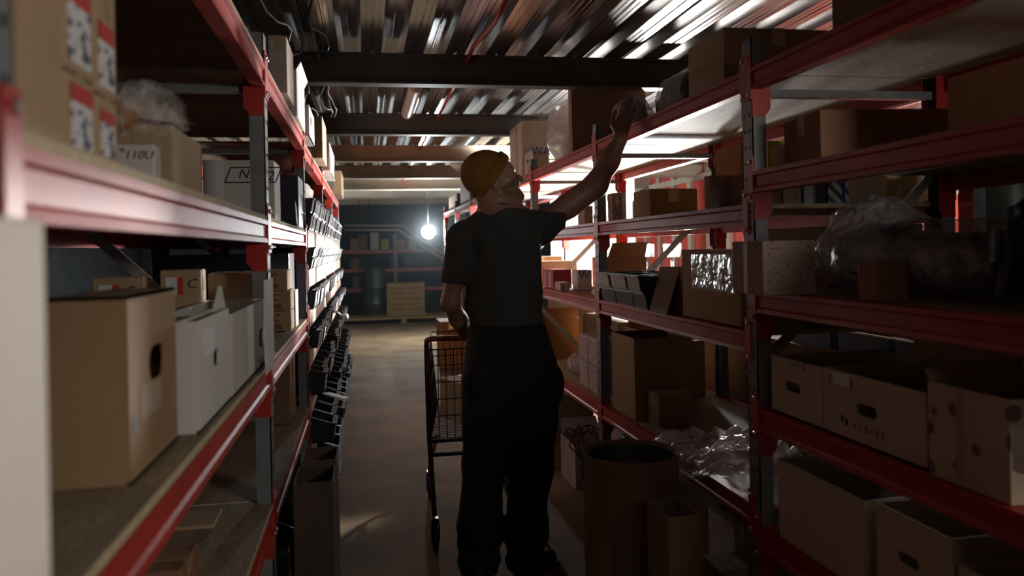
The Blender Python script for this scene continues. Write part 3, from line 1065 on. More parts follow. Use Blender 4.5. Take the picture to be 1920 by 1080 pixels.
# second bay, 0.59 shelf
ze = 0.5915
sbox('r', 'tall open brown carton on the low shelf just right of the middle post', 1.22, 1148, 1190, 700, 1300, 636, ze, CARD[0], open_top=True, flaps=[('x+', -0.3, 0.1)])
sbox('r', 'small plain carton standing before the tall open brown carton', 1.27, 1215, 1235, 760, 1302, 741, ze, CARD[1], tape=True)
carton('big dark carton in the shade at the back of the low shelf', 1.63, 1.86, 2.45, 2.95, ze, 0.30, CARD[1], tape=True)
# draped film
def sheet(name, pts_fn, nu, nv, m, parent, th=0.0008):
    vs = [pts_fn(i / (nu - 1), j / (nv - 1)) for j in range(nv) for i in range(nu)]
    fs = [(j * nu + i, j * nu + i + 1, (j + 1) * nu + i + 1, (j + 1) * nu + i) for j in range(nv - 1) for i in range(nu - 1)]
    mb = MB().add(vs, fs)
    o = mb.build(name, m, parent, smooth=True)
    s_ = o.modifiers.new('thick', 'SOLIDIFY')
    s_.thickness = th
    return o


p0 = at(1236, 800, X=1.17)
root = empty('plastic_sheet', (1.166, p0.y, ze), label='crumpled clear plastic sheet hanging over the edge of the low right shelf', cat='plastic sheet')


def drape(u, v):
    # u along the shelf (towards the camera), v from the hanging tip up and back over the shelf
    y = 0.0 - u * 0.62 * (0.35 + 0.65 * min(1, v * 2.2))
    nzv = mnoise.noise(Vector((u * 6, v * 7, 0.3))) * 0.035 + mnoise.noise(Vector((u * 17, v * 15, 2))) * 0.014
    if v < 0.36:
        s_ = v / 0.36
        return (-0.02 + nzv * 0.5, y, 0.02 - (1 - s_) * (0.17 - 0.05 * u))
    s_ = (v - 0.36) / 0.64
    return (-0.02 + s_ * 0.42, y, 0.018 + abs(nzv) * 2.2 + 0.09 * math.exp(-((u - 0.75) / 0.22) ** 2) * math.sin(pi * min(1, s_ * 1.2)))


sheet('film_sheet', drape, 56, 56, film('drape_film', (0.80, 0.74, 0.74), 0.55, 0.2, 14, 0.7), root)

# third bay
sbox('r', 'red carton with white stripes on its end, on the third shelf right of the man', 1.22, 1018, 1037, 525, 1072, 506, zd, mat('red_carton', (0.34, 0.022, 0.04), 0.5), 
     prints=[('a', 1022, 525, 0.03, 0.11, PAPERC, 'white_stripe'), ('a', 1031, 525, 0.03, 0.11, PAPERC, 'white_stripe')])
sbox('r', 'small grey printed carton before the red one on the third shelf', 1.20, 1040, 1051, 540, 1069, 530, zd, PRINTW)
sbox('r', 'white carton with blue lettering on the third shelf, left of the middle post', 1.30, 1073, 1083, 520, 1110, 507, zd, WCARD, texts=[('c', 1098, 516, 0.07, 'WI', BLUEP)])
root = empty('plastic_bag', (1.27, 4.08, zd), label='puffy white plastic bag before the white carton on the third shelf', cat='bag')
lump('bag_film', [((0.03, 0.0, 0.045), (0.07, 0.12, 0.05)), ((0.0, 0.12, 0.02), (0.05, 0.12, 0.025))], 0.006, FILMW, root, seed=8, folds=((60, 0.005), (140, 0.0025)))
sbox('r', 'printed carton on the second shelf of the third bay, below the raised forearm', 1.22, 1083, 1096, 400, 1112, 386, zc, PRINTED)
carton('brown carton without print behind the red one on the third shelf', 1.55, 1.82, 5.0, 5.35, zd, 0.2, CARD[0], open_top=True, flaps=[('y-', 0.7, 0.12)])
# top shelf, third bay and on
sbox('r', 'tall dark brown carton on the top right shelf just beyond the raised hand', 1.245, 1066, 1072, 230, 1212, 150, zt, CARD[0], h=0.52, tape=True)
root = empty('plastic_bag', (1.34, 5.15, zt), label='big white translucent plastic bag on the top shelf beside the tall dark carton', cat='bag')
lump('bag_film', [((0, 0, 0.20), (0.14, 0.16, 0.22)), ((0.03, -0.1, 0.16), (0.13, 0.14, 0.17)), ((0.04, 0.0, 0.38), (0.07, 0.08, 0.10))], 0.011, FILMW, root, seed=11, folds=((24, 0.012), (60, 0.006)))
lump('dark_filling', [((0.03, -0.05, 0.10), (0.08, 0.12, 0.12))], 0.014, CARD[1], root, seed=12)
sbox('r', 'white carton with a hand hole and blue lettering on the top shelf above the chin', 1.22, 983, 999, 300, 1027, 278, zt, WCARD, holes=[('a', 989, 303, 0.05, 0.03)], texts=[('c', 1014, 284, 0.085, 'WA', BLUEP)], prints=[('c', 1014, 302, 0.19, 0.14, CARD[2], 'brown_panel')])
sbox('r', 'tall pale tan carton on the top shelf right of the yellow beanie', 1.21, 956, 979, 290, 1030, 255, zt, mat('pale_tan_card', (0.55, 0.45, 0.33), 0.8), h=0.44, prints=[('a', 969, 290, 0.04, 0.42, TAPE, 'tape')])
sbox('r', 'pale carton on the top shelf at the back of the beanie', 1.21, 863, 884, 370, 905, 345, zt, WCARD, h=0.42)
sbox('r', 'small tan carton at the far end of the top right shelf', 1.21, 842, 858, 390, 872, 372, zt, ORNG, h=0.2)
# objects under the hand and further along the top shelf
root = empty('bubble_wrapped_roll', (1.36, 2.99, zt), label='black mesh roll in bubble wrap on the top shelf, right of the hand', cat='roll')
MB().lathe([(0.02, -0.006), (0.055, -0.004), (0.083, 0.004), (0.09, 0.02), (0.09, 0.28), (0.08, 0.29)], 28, 0, (0, 0, 0.092), 'y').build('mesh_core', MESH, root, smooth=True)
s = SDF((-0.15, -0.05, -0.02), (0.15, 0.36, 0.24), 0.006)
s.cone((0, 0.10, 0.096), (0, 0.30, 0.096), 0.098, 0.10, 0)
s.cone((0.0, 0.22, 0.16), (0.02, 0.30, 0.20), 0.03, 0.012, 0.02)
s.warp(lambda P: 0.004 * (1 - 2 * np.abs(nz(P, 70, 3))) + 0.002 * nz(P, 240, 1))
s.cut((0, 0.03, 0), (0, -1, 0))
s.cut((0, 0, 0.0005), (0, 0, -1))
link('bubble_wrap', s.mesh('bubble_wrap', film('bubble_film', (0.8, 0.8, 0.82), 0.45, 0.12, 60, 1.0)), root)
root = empty('wrapped_parcel', (1.29, 3.70, zt), label='crumpled film-wrapped parcel under the fingers on the top right shelf', cat='parcel')
lump('wrapped_core', [((0, 0, 0.08), (0.075, 0.09, 0.085))], 0.007, CARD[1], root, seed=21)
lump('film_wrap', [((0, 0.0, 0.085), (0.10, 0.115, 0.095)), ((0.0, 0.03, 0.13), (0.06, 0.07, 0.06))], 0.0055, film('parcel_film', (0.82, 0.76, 0.76), 0.45, 0.1, 26, 1.0), root, seed=22, folds=((45, 0.008), (110, 0.004)))
root = empty('black_part', (1.48, 3.50, zt), label='black ridged part on the top shelf between the parcel and the bubble-wrapped roll', cat='machine part')
s = SDF((-0.14, -0.16, -0.02), (0.14, 0.16, 0.26), 0.007)
s.rbox((0, 0, 0.07), (0.10, 0.12, 0.07), 0.02, 0)
s.cone((0, -0.02, 0.1), (0.03, 0.02, 0.2), 0.05, 0.035, 0.02)
s.cone((0.02, 0.02, 0.2), (-0.03, 0.05, 0.22), 0.018, 0.014, 0.01)
for q in (-0.09, -0.03, 0.03, 0.09):
    s.cone((-0.1, q, 0.02), (-0.1, q, 0.13), 0.012, 0.012, 0.006)
s.cut((0, 0, 0), (0, 0, -1))
link('casting', s.mesh('casting', RUBBER), root)
root = empty('round_cap', (1.30, 3.93, zt), label='small black round cap at the grey post on the top right shelf', cat='machine part')
MB().lathe([(0.05, 0), (0.055, 0.01), (0.055, 0.07), (0.04, 0.09), (0.02, 0.095)], 20).build('cap', RUBBER, root, smooth=True)
MB().tube([(0, 0, 0.09), (0, 0, 0.12)], 0.012, 8).build('knob', BLACK, root)

# third bay, 0.59 shelf and the stack behind the post
for i, (f, n, t_, lab) in enumerate(((1087, 1103, 692, 'printed white carton, lower left of the stack of four beside the middle post'), (1104, 1121, 702, 'printed white carton, lower right of the stack of four beside the middle post'))):
    sbox('r', lab, 1.235, f, n, 720, 0, t_, ze, PRINTW, depth=0.16, h=0.155)
    sbox('r', lab.replace('lower', 'upper'), 1.235, f, n, 720, 0, t_, ze + 0.157, PRINTW, depth=0.16, h=0.15)
sbox('r', 'big orange brown carton on the low shelf right of the trousers', 1.24, 1012, 1020, 620, 1091, 590, ze, ORNG, h=0.37)
carton('open cardboard box behind the stack of four printed cartons', 1.45, 1.78, 3.98, 4.3, ze, 0.30, CARD[2], open_top=True, flaps=[('x-', 0.6, 0.08), ('y+', 0.6, 0.1)])
root = empty('plastic_bag', (1.34, 4.95, ze), label='crumpled bag of grey plastic on the low shelf before the orange brown carton', cat='bag')
lump('bag_film', [((0.0, 0.0, 0.06), (0.08, 0.14, 0.07))], 0.007, FILMD, root, seed=31, folds=((50, 0.008), (120, 0.004)))
carton('dark brown carton added behind the grey plastic bag to block light, low shelf', 1.52, 1.86, 4.72, 5.5, ze, 0.34, CARD[1], tape=True)  # added blocker against light patches on the aisle floor
carton('long brown carton added on the low shelf beyond the man to block light', 1.63, 1.86, 5.75, 7.1, ze, 0.36, CARD[0], tape=True)  # also added, stops lamp light crossing under the shelf here
carton('dark carton added behind the overhanging printed carton to cover the bright wall', 1.60, 1.86, 2.40, 3.0, zd, 0.33, CARD[1], tape=True)  # added to cover the brightly lit red wall in the gap
for i, (a, b, m, lab) in enumerate(((5.75, 6.05, CARD[2], 'tan carton on the third shelf, first bay beyond the man'), (6.2, 6.6, CARD[0], 'brown carton on the third shelf beyond the man'), (8.99, 9.3, CARD[2], 'tan carton on the third right shelf near the aisle end'), (9.6, 9.95, mat('teal_card', (0.05, 0.18, 0.2), 0.6), 'teal carton on the third right shelf near the aisle end'), (10.6, 11.0, ORNG, 'orange carton on the third right shelf at the aisle end'))):
    carton(lab, 1.21, 1.55, a, b, zd, 0.17 + 0.03 * i, m, tape=True)
for i, (a, b, m, lab) in enumerate(((5.8, 6.3, CARD[0], 'brown carton on the low shelf behind the man'), (9.1, 9.6, BLUEP, 'blue carton on the low right shelf near the aisle end'), (10.6, 11.2, CARD[2], 'tan carton on the low right shelf at the aisle end'))):
    carton(lab, 1.21, 1.6, a, b, ze, 0.28, m, tape=True)

# ------------------------------------------------------------------ on the floor at the right
root = empty('paper_drum', (0.915, 2.72, 0.001), label='tall round brown paper drum standing open on the floor under the plastic sheet', cat='drum')
MB().lathe([(0.153, 0.0), (0.166, 0.01), (0.170, 0.30), (0.168, 0.655), (0.172, 0.667), (0.168, 0.677), (0.161, 0.667), (0.159, 0.02), (0.02, 0.014)], 40).build('drum_wall', CARD[1], root, smooth=True)
MB().lathe([(0.1565, 0.05), (0.1575, 0.055), (0.1575, 0.661), (0.1555, 0.664), (0.1545, 0.661), (0.1545, 0.056), (0.01, 0.052)], 40).build('dark_liner', BLACK, root, smooth=True)
sbox('r', 'brown open carton on the floor beside the tall round drum', 0.88, 1214, 1253, 1000, 1316, 972, 0, CARD[1], open_top=True)
sbox('r', 'low carton on the floor at the foot of the right-hand post', 1.10, 1318, 1352, 1075, 1440, 1072, 0, CARD[0])
p = at(1080, 919, Z=0)
q = at(1049, 888, Z=0)
carton('pinkish white carton of black cables on the floor by the right rack', p.x, p.x + 0.26, p.y, q.y, 0, at(1080, 838, Y=p.y).z, mat('pinkish_card', (0.50, 0.36, 0.36), 0.8), open_top=True, flaps=[('y+', 0.6, 0.10), ('x+', 0.5, 0.10)],
       texts=[('y-', -0.07, 0.19, 0.07, 'W', BLUEP)], prints=[('y-', 0, 0.14, 0.25, 0.27, WCARD, 'white_panel')])
cx, cy = p.x + 0.10, (p.y + q.y) / 2
hz = at(1080, 838, Y=p.y).z
root = empty('cable_bundle', (cx, p.y - 0.02, 0.004), label='loose black cables hanging out of the pinkish white carton', cat='cable')
for k in range(7):
    pts = []
    a0 = R.uniform(-0.11, 0.10)
    for i in range(15):
        t = i / 14
        pts.append((a0 + 0.05 * math.sin(t * 7 + k), 0.12 - 0.20 * t + 0.02 * math.sin(9 * t + k) - (0.012 if t > 0.6 else 0), hz + 0.02 + 0.07 * math.sin(pi * min(1, t * 1.5)) - (0.30 * max(0, t - 0.62) * (2.0 if k % 2 else 0.6)) + k * 0.003))
    MB().tube(pts, 0.004, 5).build('cable', BLACK, root, smooth=True)
MB().box(-0.03, 0.03, -0.11, -0.08, hz - 0.24, hz - 0.12).build('plug', BLACK, root, bevel=0.006)
carton('large brown carton on the floor behind the carton of cables', 1.03, 1.42, q.y + 0.12, q.y + 0.5, 0, 0.46, CARD[2], tape=True)
carton('brown carton on the floor further along the right rack, beside the trousers', 0.98, 1.40, q.y + 0.55, q.y + 1.0, 0, 0.50, ORNG, open_top=True, flaps=[('x-', 1.3, 0.08)])
carton('orange brown carton on the floor behind the shopping cart, far along the right rack', 0.85, 1.15, 9.4, 9.9, 0, 0.55, ORNG, tape=True)
carton('cardboard piece with ruled lines behind the round drum on the floor', 1.32, 1.36, 2.75, 2.98, 0, 0.36, PAPER)
# ------------------------------------------------------------------ left rack: boxes
l0, l1, l2, l3, l4 = 0.1915, 0.6615, 1.0865, 1.5215, 1.9865
RW = dict(m=None)
PAPW = mat('white_label', (0.68, 0.69, 0.70), 0.6, var=0.04)
SCRIB = pattern('scribbled_label', (0.68, 0.69, 0.70), (0.10, 0.10, 0.14), 38, 0.58, (1, 1, 1.6))


def redlabel(px, py, w, h):
    """white shipping label with a red head, on the aisle face"""
    return [('a', px, py, w, h, SCRIB, 'label_sticker')]


# nearest bay, shelf at 1.52
sbox('l', 'tall kraft carton at the left edge, next to the four small labelled ones', -0.325, 24, 119, 140, 0, 0, l3, CARD[2], h=0.35, depth=0.3, tape='x')
for (a, b, t_, zz, hh, lab, lx, ly, lw, lh) in (
        (122, 176, 168, 0, 0.105, 'small kraft carton with a red and white label, lower left of the stack of four', 157, 225, 0.075, 0.075),
        (181, 219, 205, 0, 0.098, 'small kraft carton with a red and white label, lower right of the stack of four', 198, 252, 0.055, 0.06),
        (122, 179, 40, 1, 0.20, 'small kraft carton with a red and white label, upper left of the stack of four', 143, 65, 0.085, 0.10),
        (181, 219, 95, 1, 0.165, 'small kraft carton with a red and white label, upper right of the stack of four', 196, 122, 0.065, 0.085)):
    z0 = l3 + (0.0 if not zz else (0.107 if a == 122 else 0.100))
    X = -0.335
    n_, f_ = at(a, 150, X=X), at(b, 150, X=X)
    r_ = carton(lab, X - 0.25, X, n_.y, f_.y, z0, hh, CARD[2], tape='x')
    # label: white sheet with a red strip on top
    d_ = f_.y - n_.y
    pp = at(lx, ly, X=X)
    u = pp.y - (n_.y + f_.y) / 2
    lw = min(lw, d_ * 0.72)
    lh = min(lh, hh * 0.72)
    v = max(lh / 2 + 0.01, min(hh - lh / 2 - 0.012, pp.z - z0))
    mb = MB()
    face_quad(mb, 'x+', 0.25, d_, hh, u * 0.3, v, lw, lh)
    mb.build('label_sticker', SCRIB, r_)
    mb = MB()
    face_quad(mb, 'x+', 0.25, d_, hh, u * 0.3, v + lh / 2 - lh * 0.14, lw, lh * 0.28, off=0.002)
    mb.build('red_strip', REDP, r_)
# bag on a white box, kraft carton
wb = sbox('l', 'white carton with handwriting, under the plastic bag on the upper left shelf', -0.40, 290, 302, 290, 214, 271, l3, WCARD, texts=[('c', 261, 292, 0.024, '110U', INK2, 0.2), ('c', 231, 281, 0.018, 'n', REDP)])
p = at(285, 272, X=-0.5)
root = empty('plastic_bag', (-0.53, wb.location.y - 0.07, l3 + at(290, 271, X=-0.40).z - l3 + 0.002), label='clear plastic bag of orange brown parts lying on the white carton with handwriting', cat='bag')
lump('orange_parts', [((-0.02, 0, 0.038), (0.10, 0.036, 0.042)), ((0.06, 0.003, 0.04), (0.05, 0.034, 0.035))], 0.006, mat('amber_parts', (0.30, 0.13, 0.04), 0.5, var=0.4, scale=30), root, seed=41, folds=((70, 0.01),))
lump('bag_film', [((0.0, 0, 0.042), (0.14, 0.045, 0.055)), ((0.13, 0.0, 0.055), (0.075, 0.042, 0.055))], 0.006, film('amber_film', (0.85, 0.80, 0.76), 0.84, 0.1, 22, 1.0), root, seed=42, folds=((40, 0.009), (100, 0.005)))
sbox('l', 'kraft carton with a strip of tape behind the white carton with handwriting', -0.43, 324, 379, 290, 306, 236, l3, CARD[2], depth=0.13, tape='y')  # tape strip over the top and down both ends
# second bay, shelf at 1.52
r_ = sbox('l', 'long grey white carton with framed lettering, behind the left-hand grey post', -0.31, 514, 525, 330, 380, 301, l3, WCARD, prints=[('c', 402, 330, 0.06, 0.17, PAPW, 'pale_panel')],
          texts=[('c', 474, 327, 0.045, 'NOR', INK, 0.3), ('c', 506, 331, 0.05, '2', INK, 0.3), ('c', 474, 314, 0.016, '------------', INK)])
fr = MB()
fw_, fh_ = 0.19, 0.052
for (a, b) in (((-fw_ / 2, -fh_ / 2), (fw_ / 2 - 0.02, -fh_ / 2)), ((fw_ / 2 - 0.02, -fh_ / 2), (fw_ / 2, fh_ / 2)), ((fw_ / 2, fh_ / 2), (-fw_ / 2 + 0.02, fh_ / 2)), ((-fw_ / 2 + 0.02, fh_ / 2), (-fw_ / 2, -fh_ / 2))):
    fr.bar((a[0], 0, a[1]), (b[0], 0, b[1]), 0.001, 0.004, up=(0, 0, 1) if a[1] == b[1] else (1, 0, 0))
pf = at(482, 328, Y=r_.location.y)
fr.build('printed_frame', INK, r_, loc=(pf.x - r_.location.x, -kids(r_)[0].dimensions.y / 2 - 0.0015, at(482, 328, Y=r_.location.y - 0.1).z - r_.location.z))
p, q = at(446, 327, Y=r_.location.y), at(504, 327, Y=r_.location.y)
bd = sbox('l', 'big dark blue sloped bin on the upper left shelf past the grey post', -0.292, 560, 571, 380, 521, 318, l3, NAVY, h=0.235, name='storage_bin', cat='bin')
root = empty('paper_sheet', (-0.272, at(548, 410, X=-0.29).y, l3 + 0.001), label='white paper card leaning on the big dark blue bin', cat='paper')
MB().bar((0, 0, 0.0), (-0.008, 0.06, 0.085), 0.002, 0.05, 0, up=(0, 1, 0)).build('paper_card', PAPW, root)

# nearest bay, shelf at 1.085
zc_ = at(91, 414, X=-0.239).z
yc_ = at(91, 700, X=-0.239).y
carton('tall plain cream carton at the left edge of the frame, nearest the camera', -0.62, -0.239, yc_ - 0.30, yc_, l2, zc_ - l2, mat('pale_carton', (0.58, 0.52, 0.44), 0.75, var=0.05))
sbox('l', 'big brown carton with an oval hand hole on the left shelf', -0.33, 241, 331, 700, 90, 556, l2, CARD[0], holes=[('a', 295, 678, 0.098, 0.055)],
     prints=[('a', 284, 745, 0.12, 0.05, mat('faded_print', (0.36, 0.27, 0.19), 0.8), 'faded_print'), ('a', 252, 798, 0.02, 0.025, mat('grey_mark', (0.22, 0.21, 0.22), 0.8), 'grey_mark')])
sbox('l', 'open white file box with a hand hole, beside the big brown carton', -0.30, 371, 431, 680, 328, 603, l2, WCARD, open_top=True, holes=[('a', 406, 670, 0.062, 0.036)], flaps=[('y+', 0.3, 0.05)], prints=[('a', 392, 640, 0.10, 0.05, PAPW, 'label_sticker')])
sbox('l', 'second open white file box with a large hand hole, touching the grey post', -0.298, 433, 499, 640, 425, 590, l2, WCARD, depth=0.16, open_top=True, holes=[('a', 490, 634, 0.10, 0.052)], prints=[('a', 487, 676, 0.02, 0.016, mat('amber_dot', (0.5, 0.30, 0.05), 0.6), 'amber_mark')])
X = -0.62
for (px0, px1, yy, top, m, lab, pr) in ((172, 262, 2.30, 522, CARD[2], 'kraft carton with a red and white label behind the big brown carton', 1),
                                     (300, 376, 2.37, 508, CARD[2], 'kraft carton with a red and white label behind the first white file box', 2),
                                     (390, 474, 2.62, 515, CARD[0], 'open brown carton behind the second white file box', 0)):
    p, q = at(px0, 540, Y=yy), at(px1, 540, Y=yy)
    hh = at(px0, top, Y=yy).z - l2
    w_ = q.x - p.x
    pr_ = [] if not pr else [('y-', -w_ * 0.22, hh - 0.045, w_ * 0.28, 0.05, PAPW, 'label_sticker'), ('y-', w_ * 0.0, hh - 0.045, w_ * 0.14, 0.05, REDP, 'red_strip')]
    tx = [('y-', w_ * 0.28, hh - 0.04, 0.04, 'C', INK, 0.2)] if pr else []
    yb = yy - 0.2 if yy < 2.35 else yy - 0.2
    carton(lab, p.x, q.x, yy, yy + 0.08, l2, hh, m, prints=pr_, texts=tx, tape=bool(pr), open_top=not pr)
# second bay, shelf at 1.085: kraft stack
for i, lab in enumerate(('bottom', 'middle', 'top')):
    X = -0.305 - (0.012 if i == 2 else 0.0)
    n_ = at(545, 560, X=-0.305)
    carton(f'kraft carton with a dark round emblem, {lab} of the stack past the left grey post', X - 0.30, X, n_.y, n_.y + 0.20, l2 + i * 0.0835, 0.082, CARD[2],
           prints=[('y-', 0.05, 0.018, 0.13, 0.022, CARD[1], 'dark_band')], texts=[('y-', 0.09, 0.054, 0.042, 'C', INK, 0.2)], tape='y')
for i, (a, b, tp, lab) in enumerate(((554.5, 557, 545, 'nearer of two narrow white cartons at the shelf edge beside the kraft stack'), (557.4, 559.6, 545, 'farther of two narrow white cartons at the shelf edge beside the kraft stack'))):
    sbox('l', lab, -0.298, a, b, 580, 549, tp, l2, WCARD, depth=0.024, h=0.16)
carton('tall dark blue carton standing behind the kraft stack under the left beam', -0.86, -0.335, 3.66, 3.93, l2, 0.32, NAVY)
sbox('l', 'thin white strip standing against the left grey post', -0.262, 497.5, 513, 580, 0, 512, l2, WCARD, depth=0.004, h=0.25, name='white_strip')  # thin upright white strip beside the post

# shelf at 0.66
sbox('l', 'large brown carton under the shelf edge just past the left grey post', -0.335, 545, 549, 780, 508, 690, l1, CARD[1], h=0.34, tape='y')
sbox('l', 'brown carton with a dark hand hole past the left grey post, low shelf', -0.33, 551.5, 555.5, 780, 545, 700, l1, CARD[0], depth=0.35, h=0.30, holes=[('a', 553.5, 745, 0.05, 0.05)])
carton('dark brown carton in the shade under the nearest left shelf', -0.92, -0.57, 1.9, 2.2, l1, 0.24, CARD[1], tape=True)
carton('thin board lying on the low left shelf in the shade', -0.86, -0.42, 2.28, 2.42, l1, 0.012, CARD[2])
sbox('l', 'brown carton with a light top edge at the bottom left of the frame', -0.40, 340, 372, 1070, 225, 1058, l1 + 0.0, CARD[3], depth=0.14, h=0.075, tape='x')
# bottom shelf
sbox('l', 'small grey metal box on the bottom left shelf past the post', -0.30, 541, 546, 1050, 505, 1035, l0, mat('grey_metal_box', (0.20, 0.22, 0.24), 0.35, 0.5), name='metal_box')
# in front of the rack on the floor
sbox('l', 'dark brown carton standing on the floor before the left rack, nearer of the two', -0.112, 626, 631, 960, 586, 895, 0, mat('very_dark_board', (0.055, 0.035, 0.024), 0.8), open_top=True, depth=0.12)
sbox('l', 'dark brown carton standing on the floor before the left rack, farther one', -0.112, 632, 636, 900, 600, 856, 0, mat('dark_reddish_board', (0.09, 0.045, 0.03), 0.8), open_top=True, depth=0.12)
# top shelf
sbox('l', 'white carton on the top left shelf, cut by the top of the frame', -0.40, 465, 478, 60, 430, 20, l4, WCARD, h=0.24, tape='y')
sbox('l', 'tall pale pinkish carton on the top left shelf edge just behind the grey post', -0.265, 538, 550, 120, 503, 70, l4, mat('pinkish_tan_card', (0.45, 0.35, 0.30), 0.75), tape='y')
sbox('l', 'white carton with a torn flap, second along the top left shelf from the grey post', -0.272, 557, 571, 190, 545, 140, l4, WCARD, h=0.20, flaps=[('x+', 0.5, 0.04)])
sbox('l', 'white carton with a round hand hole on the top left shelf', -0.262, 577, 589, 235, 555, 204, l4, WCARD, h=0.16, holes=[('a', 583, 228, 0.07, 0.05)])
sbox('l', 'kraft carton lying on a lower one, top left shelf past the second post', -0.245, 605, 612, 270, 583, 258, l4, CARD[2], h=0.26, tape='y')
sbox('l', 'white carton with a small hole at the far part of the top left shelf', -0.235, 617, 627, 300, 596, 279, l4, WCARD, h=0.20, holes=[('a', 623, 303, 0.06, 0.05)])
sbox('l', 'flat brown carton standing upright at the far end of the top left shelf', -0.225, 640, 645, 340, 624, 316, l4, CARD[2], h=0.24)

# crumpled film and paper bags bulging out on the left rack
root = empty('paper_bag', (-0.42, 4.75, 1.687), label='crumpled pale bag lying on the upper bins under the top left beam', cat='bag')
lump('bag_body', [((0, 0, 0.07), (0.10, 0.30, 0.08)), ((0.02, 0.25, 0.07), (0.10, 0.25, 0.075)), ((0, 0.1, 0.10), (0.07, 0.22, 0.07))], 0.011, mat('pale_bag', (0.62, 0.56, 0.52), 0.7, var=0.1, bump=0.5, bscale=20), root, seed=51, folds=((24, 0.016), (60, 0.008)))

# ------------------------------------------------------------------ left rack: rows of picking bins
RB = random.Random(3)


ORD = 'first second third fourth fifth sixth seventh eighth ninth tenth eleventh twelfth thirteenth fourteenth fifteenth sixteenth'.split()


def bin_row(z, y0, y1, wr, h, dep, label, group, Xf=-0.285, jit=0.012, m=NAVY, front=0.62, tilt=0.0, skip=(), turn=0.05):
    y = y0
    i = 0
    ws = [round(wr * k, 3) for k in (0.92, 1.0, 1.08)]
    while True:
        w = RB.choice(ws)
        if y + w > y1:
            break
        if i not in skip:
            tray(label % ORD[i], Xf + RB.uniform(-jit, jit), y + 0.003, y + w - 0.003, z, h, dep, 'l', m=m, group=group, front=front, tilt=tilt, rz=RB.uniform(-turn, turn) * 0.3,
                 paper=RB.choice((PAPER, PAPER, PAPERC)))
        y += w + RB.choice((0.006, 0.006, 0.01, 0.03))
        i += 1


bays = [(4.10, 5.70, 'first'), (5.82, 7.34, 'second'), (7.46, 9.04, 'last')]
for bi, (a, b, nm) in enumerate(bays):
    for (z, wr, h, dep, front, Xf, m, rown) in (
            (1.52, 0.125, 0.080, 0.22, 0.9, -0.275, NAVY, 'seventh shelf lower tier'),
            (1.601, 0.125, 0.080, 0.22, 0.9, -0.265, NAVY, 'seventh shelf upper tier'),
            (1.32, 0.105, 0.058, 0.22, 0.95, -0.280, NAVY, 'sixth shelf lower tier'),
            (1.378, 0.105, 0.051, 0.22, 0.95, -0.265, NAVY, 'sixth shelf upper tier'),
            (1.12, 0.15, 0.115, 0.26, 0.8, -0.255, NAVY, 'fifth shelf'),
            (0.925, 0.13, 0.10, 0.26, 0.85, -0.245, NAVY, 'fourth shelf'),
            (0.69, 0.19, 0.155, 0.34, 0.7, -0.225, BLACK, 'third shelf'),
            (0.45, 0.23, 0.15, 0.38, 0.6, -0.19, BLACK, 'second shelf'),
            (0.19, 0.26, 0.17, 0.40, 0.55, -0.175, BLACK, 'bottom shelf')):
        col = 'navy' if m is NAVY else 'black'
        bin_row(z + (0.001 if 'tier' not in rown or 'lower' in rown else 0.003), a, b, wr, h, dep, f'%s {col} bin past the near post, {rown}, {nm} left bin bay', f'picking bins, {rown}, {nm} left bin bay', Xf, front=front, m=m, jit=0.012 if z < 1.0 else 0.006, turn=0.05 if z < 1.0 else 0.0)
# bigger tilted bins on the lower shelves of the second bay
for i, (y, z, X, lab) in enumerate(((3.29, l0, -0.27, 'large black open bin on the bottom left shelf, nearest'), (3.58, l0, -0.25, 'large black open bin on the bottom left shelf, second'), (3.865, l0, -0.24, 'large black open bin on the bottom left shelf, third'))):
    tray(lab, X, y - 0.135, y + 0.135, z, 0.24, 0.42, 'l', m=BLACK, front=0.6, paper=FILMW)
# loose papers and a plastic sheet sticking out of the bin rows
for i, (px, py, lab) in enumerate(((633, 735, 'white card sticking out of a low bin over the aisle, left rack'), (651, 590, 'white plastic wrap sticking out at the far end of the left rack'))):
    Xc = -0.15
    p = at(px, py, X=Xc)
    root = empty('loose_sheet', p, label=lab, cat='paper')
    s_ = 0.05 if i == 0 else 0.10
    def fn(u, v, s_=s_, i=i):
        return (-0.10 + u * 0.11, (v - 0.5) * s_ * 2, 0.02 - u * u * 0.05 + 0.012 * math.sin(5 * v + 3 * u) + 0.01 * math.sin(9 * u))
    if i == 0:
        MB().bar((-0.06, 0.02, -0.004), (0.045, -0.02, -0.03), 0.085, 0.002, up=(0.3, 0, 1)).build('card_sheet', PAPW, root)
    else:
        sheet('sheet', fn, 10, 8, FILMW, root, 0.001)
# ------------------------------------------------------------------ the man
YM = 3.38
SKIN = mat('skin', (0.29, 0.16, 0.115), 0.5, var=0.08, scale=20)
SHIRT = mat('dark_tshirt', (0.050, 0.057, 0.056), 0.9, var=0.12, scale=8, bump=0.12, bscale=300)
PANTS = mat('black_trousers', (0.0085, 0.009, 0.011), 0.9, var=0.15, bump=0.12, bscale=250)
BEANIE = mat('mustard_knit', (0.19, 0.088, 0.010), 0.9, var=0.15, scale=5, bump=0.6, bscale=140, stretch=(1, 1, 0.25))
HAIR = mat('short_beard', (0.19, 0.11, 0.082), 0.8, var=0.3, scale=60, bump=0.4, bscale=200)
SHOE = mat('black_shoe', (0.012, 0.012, 0.013), 0.5)
man = empty('person', (at(950, 1085, Y=YM).x, YM, 0), label='man in yellow beanie, dark t-shirt and black trousers reaching up to the right shelf', cat='person')
ORG = np.array(man.location)


def J(px, py, dy=0.0):
    return np.array(at(px, py, Y=YM + dy)) - ORG


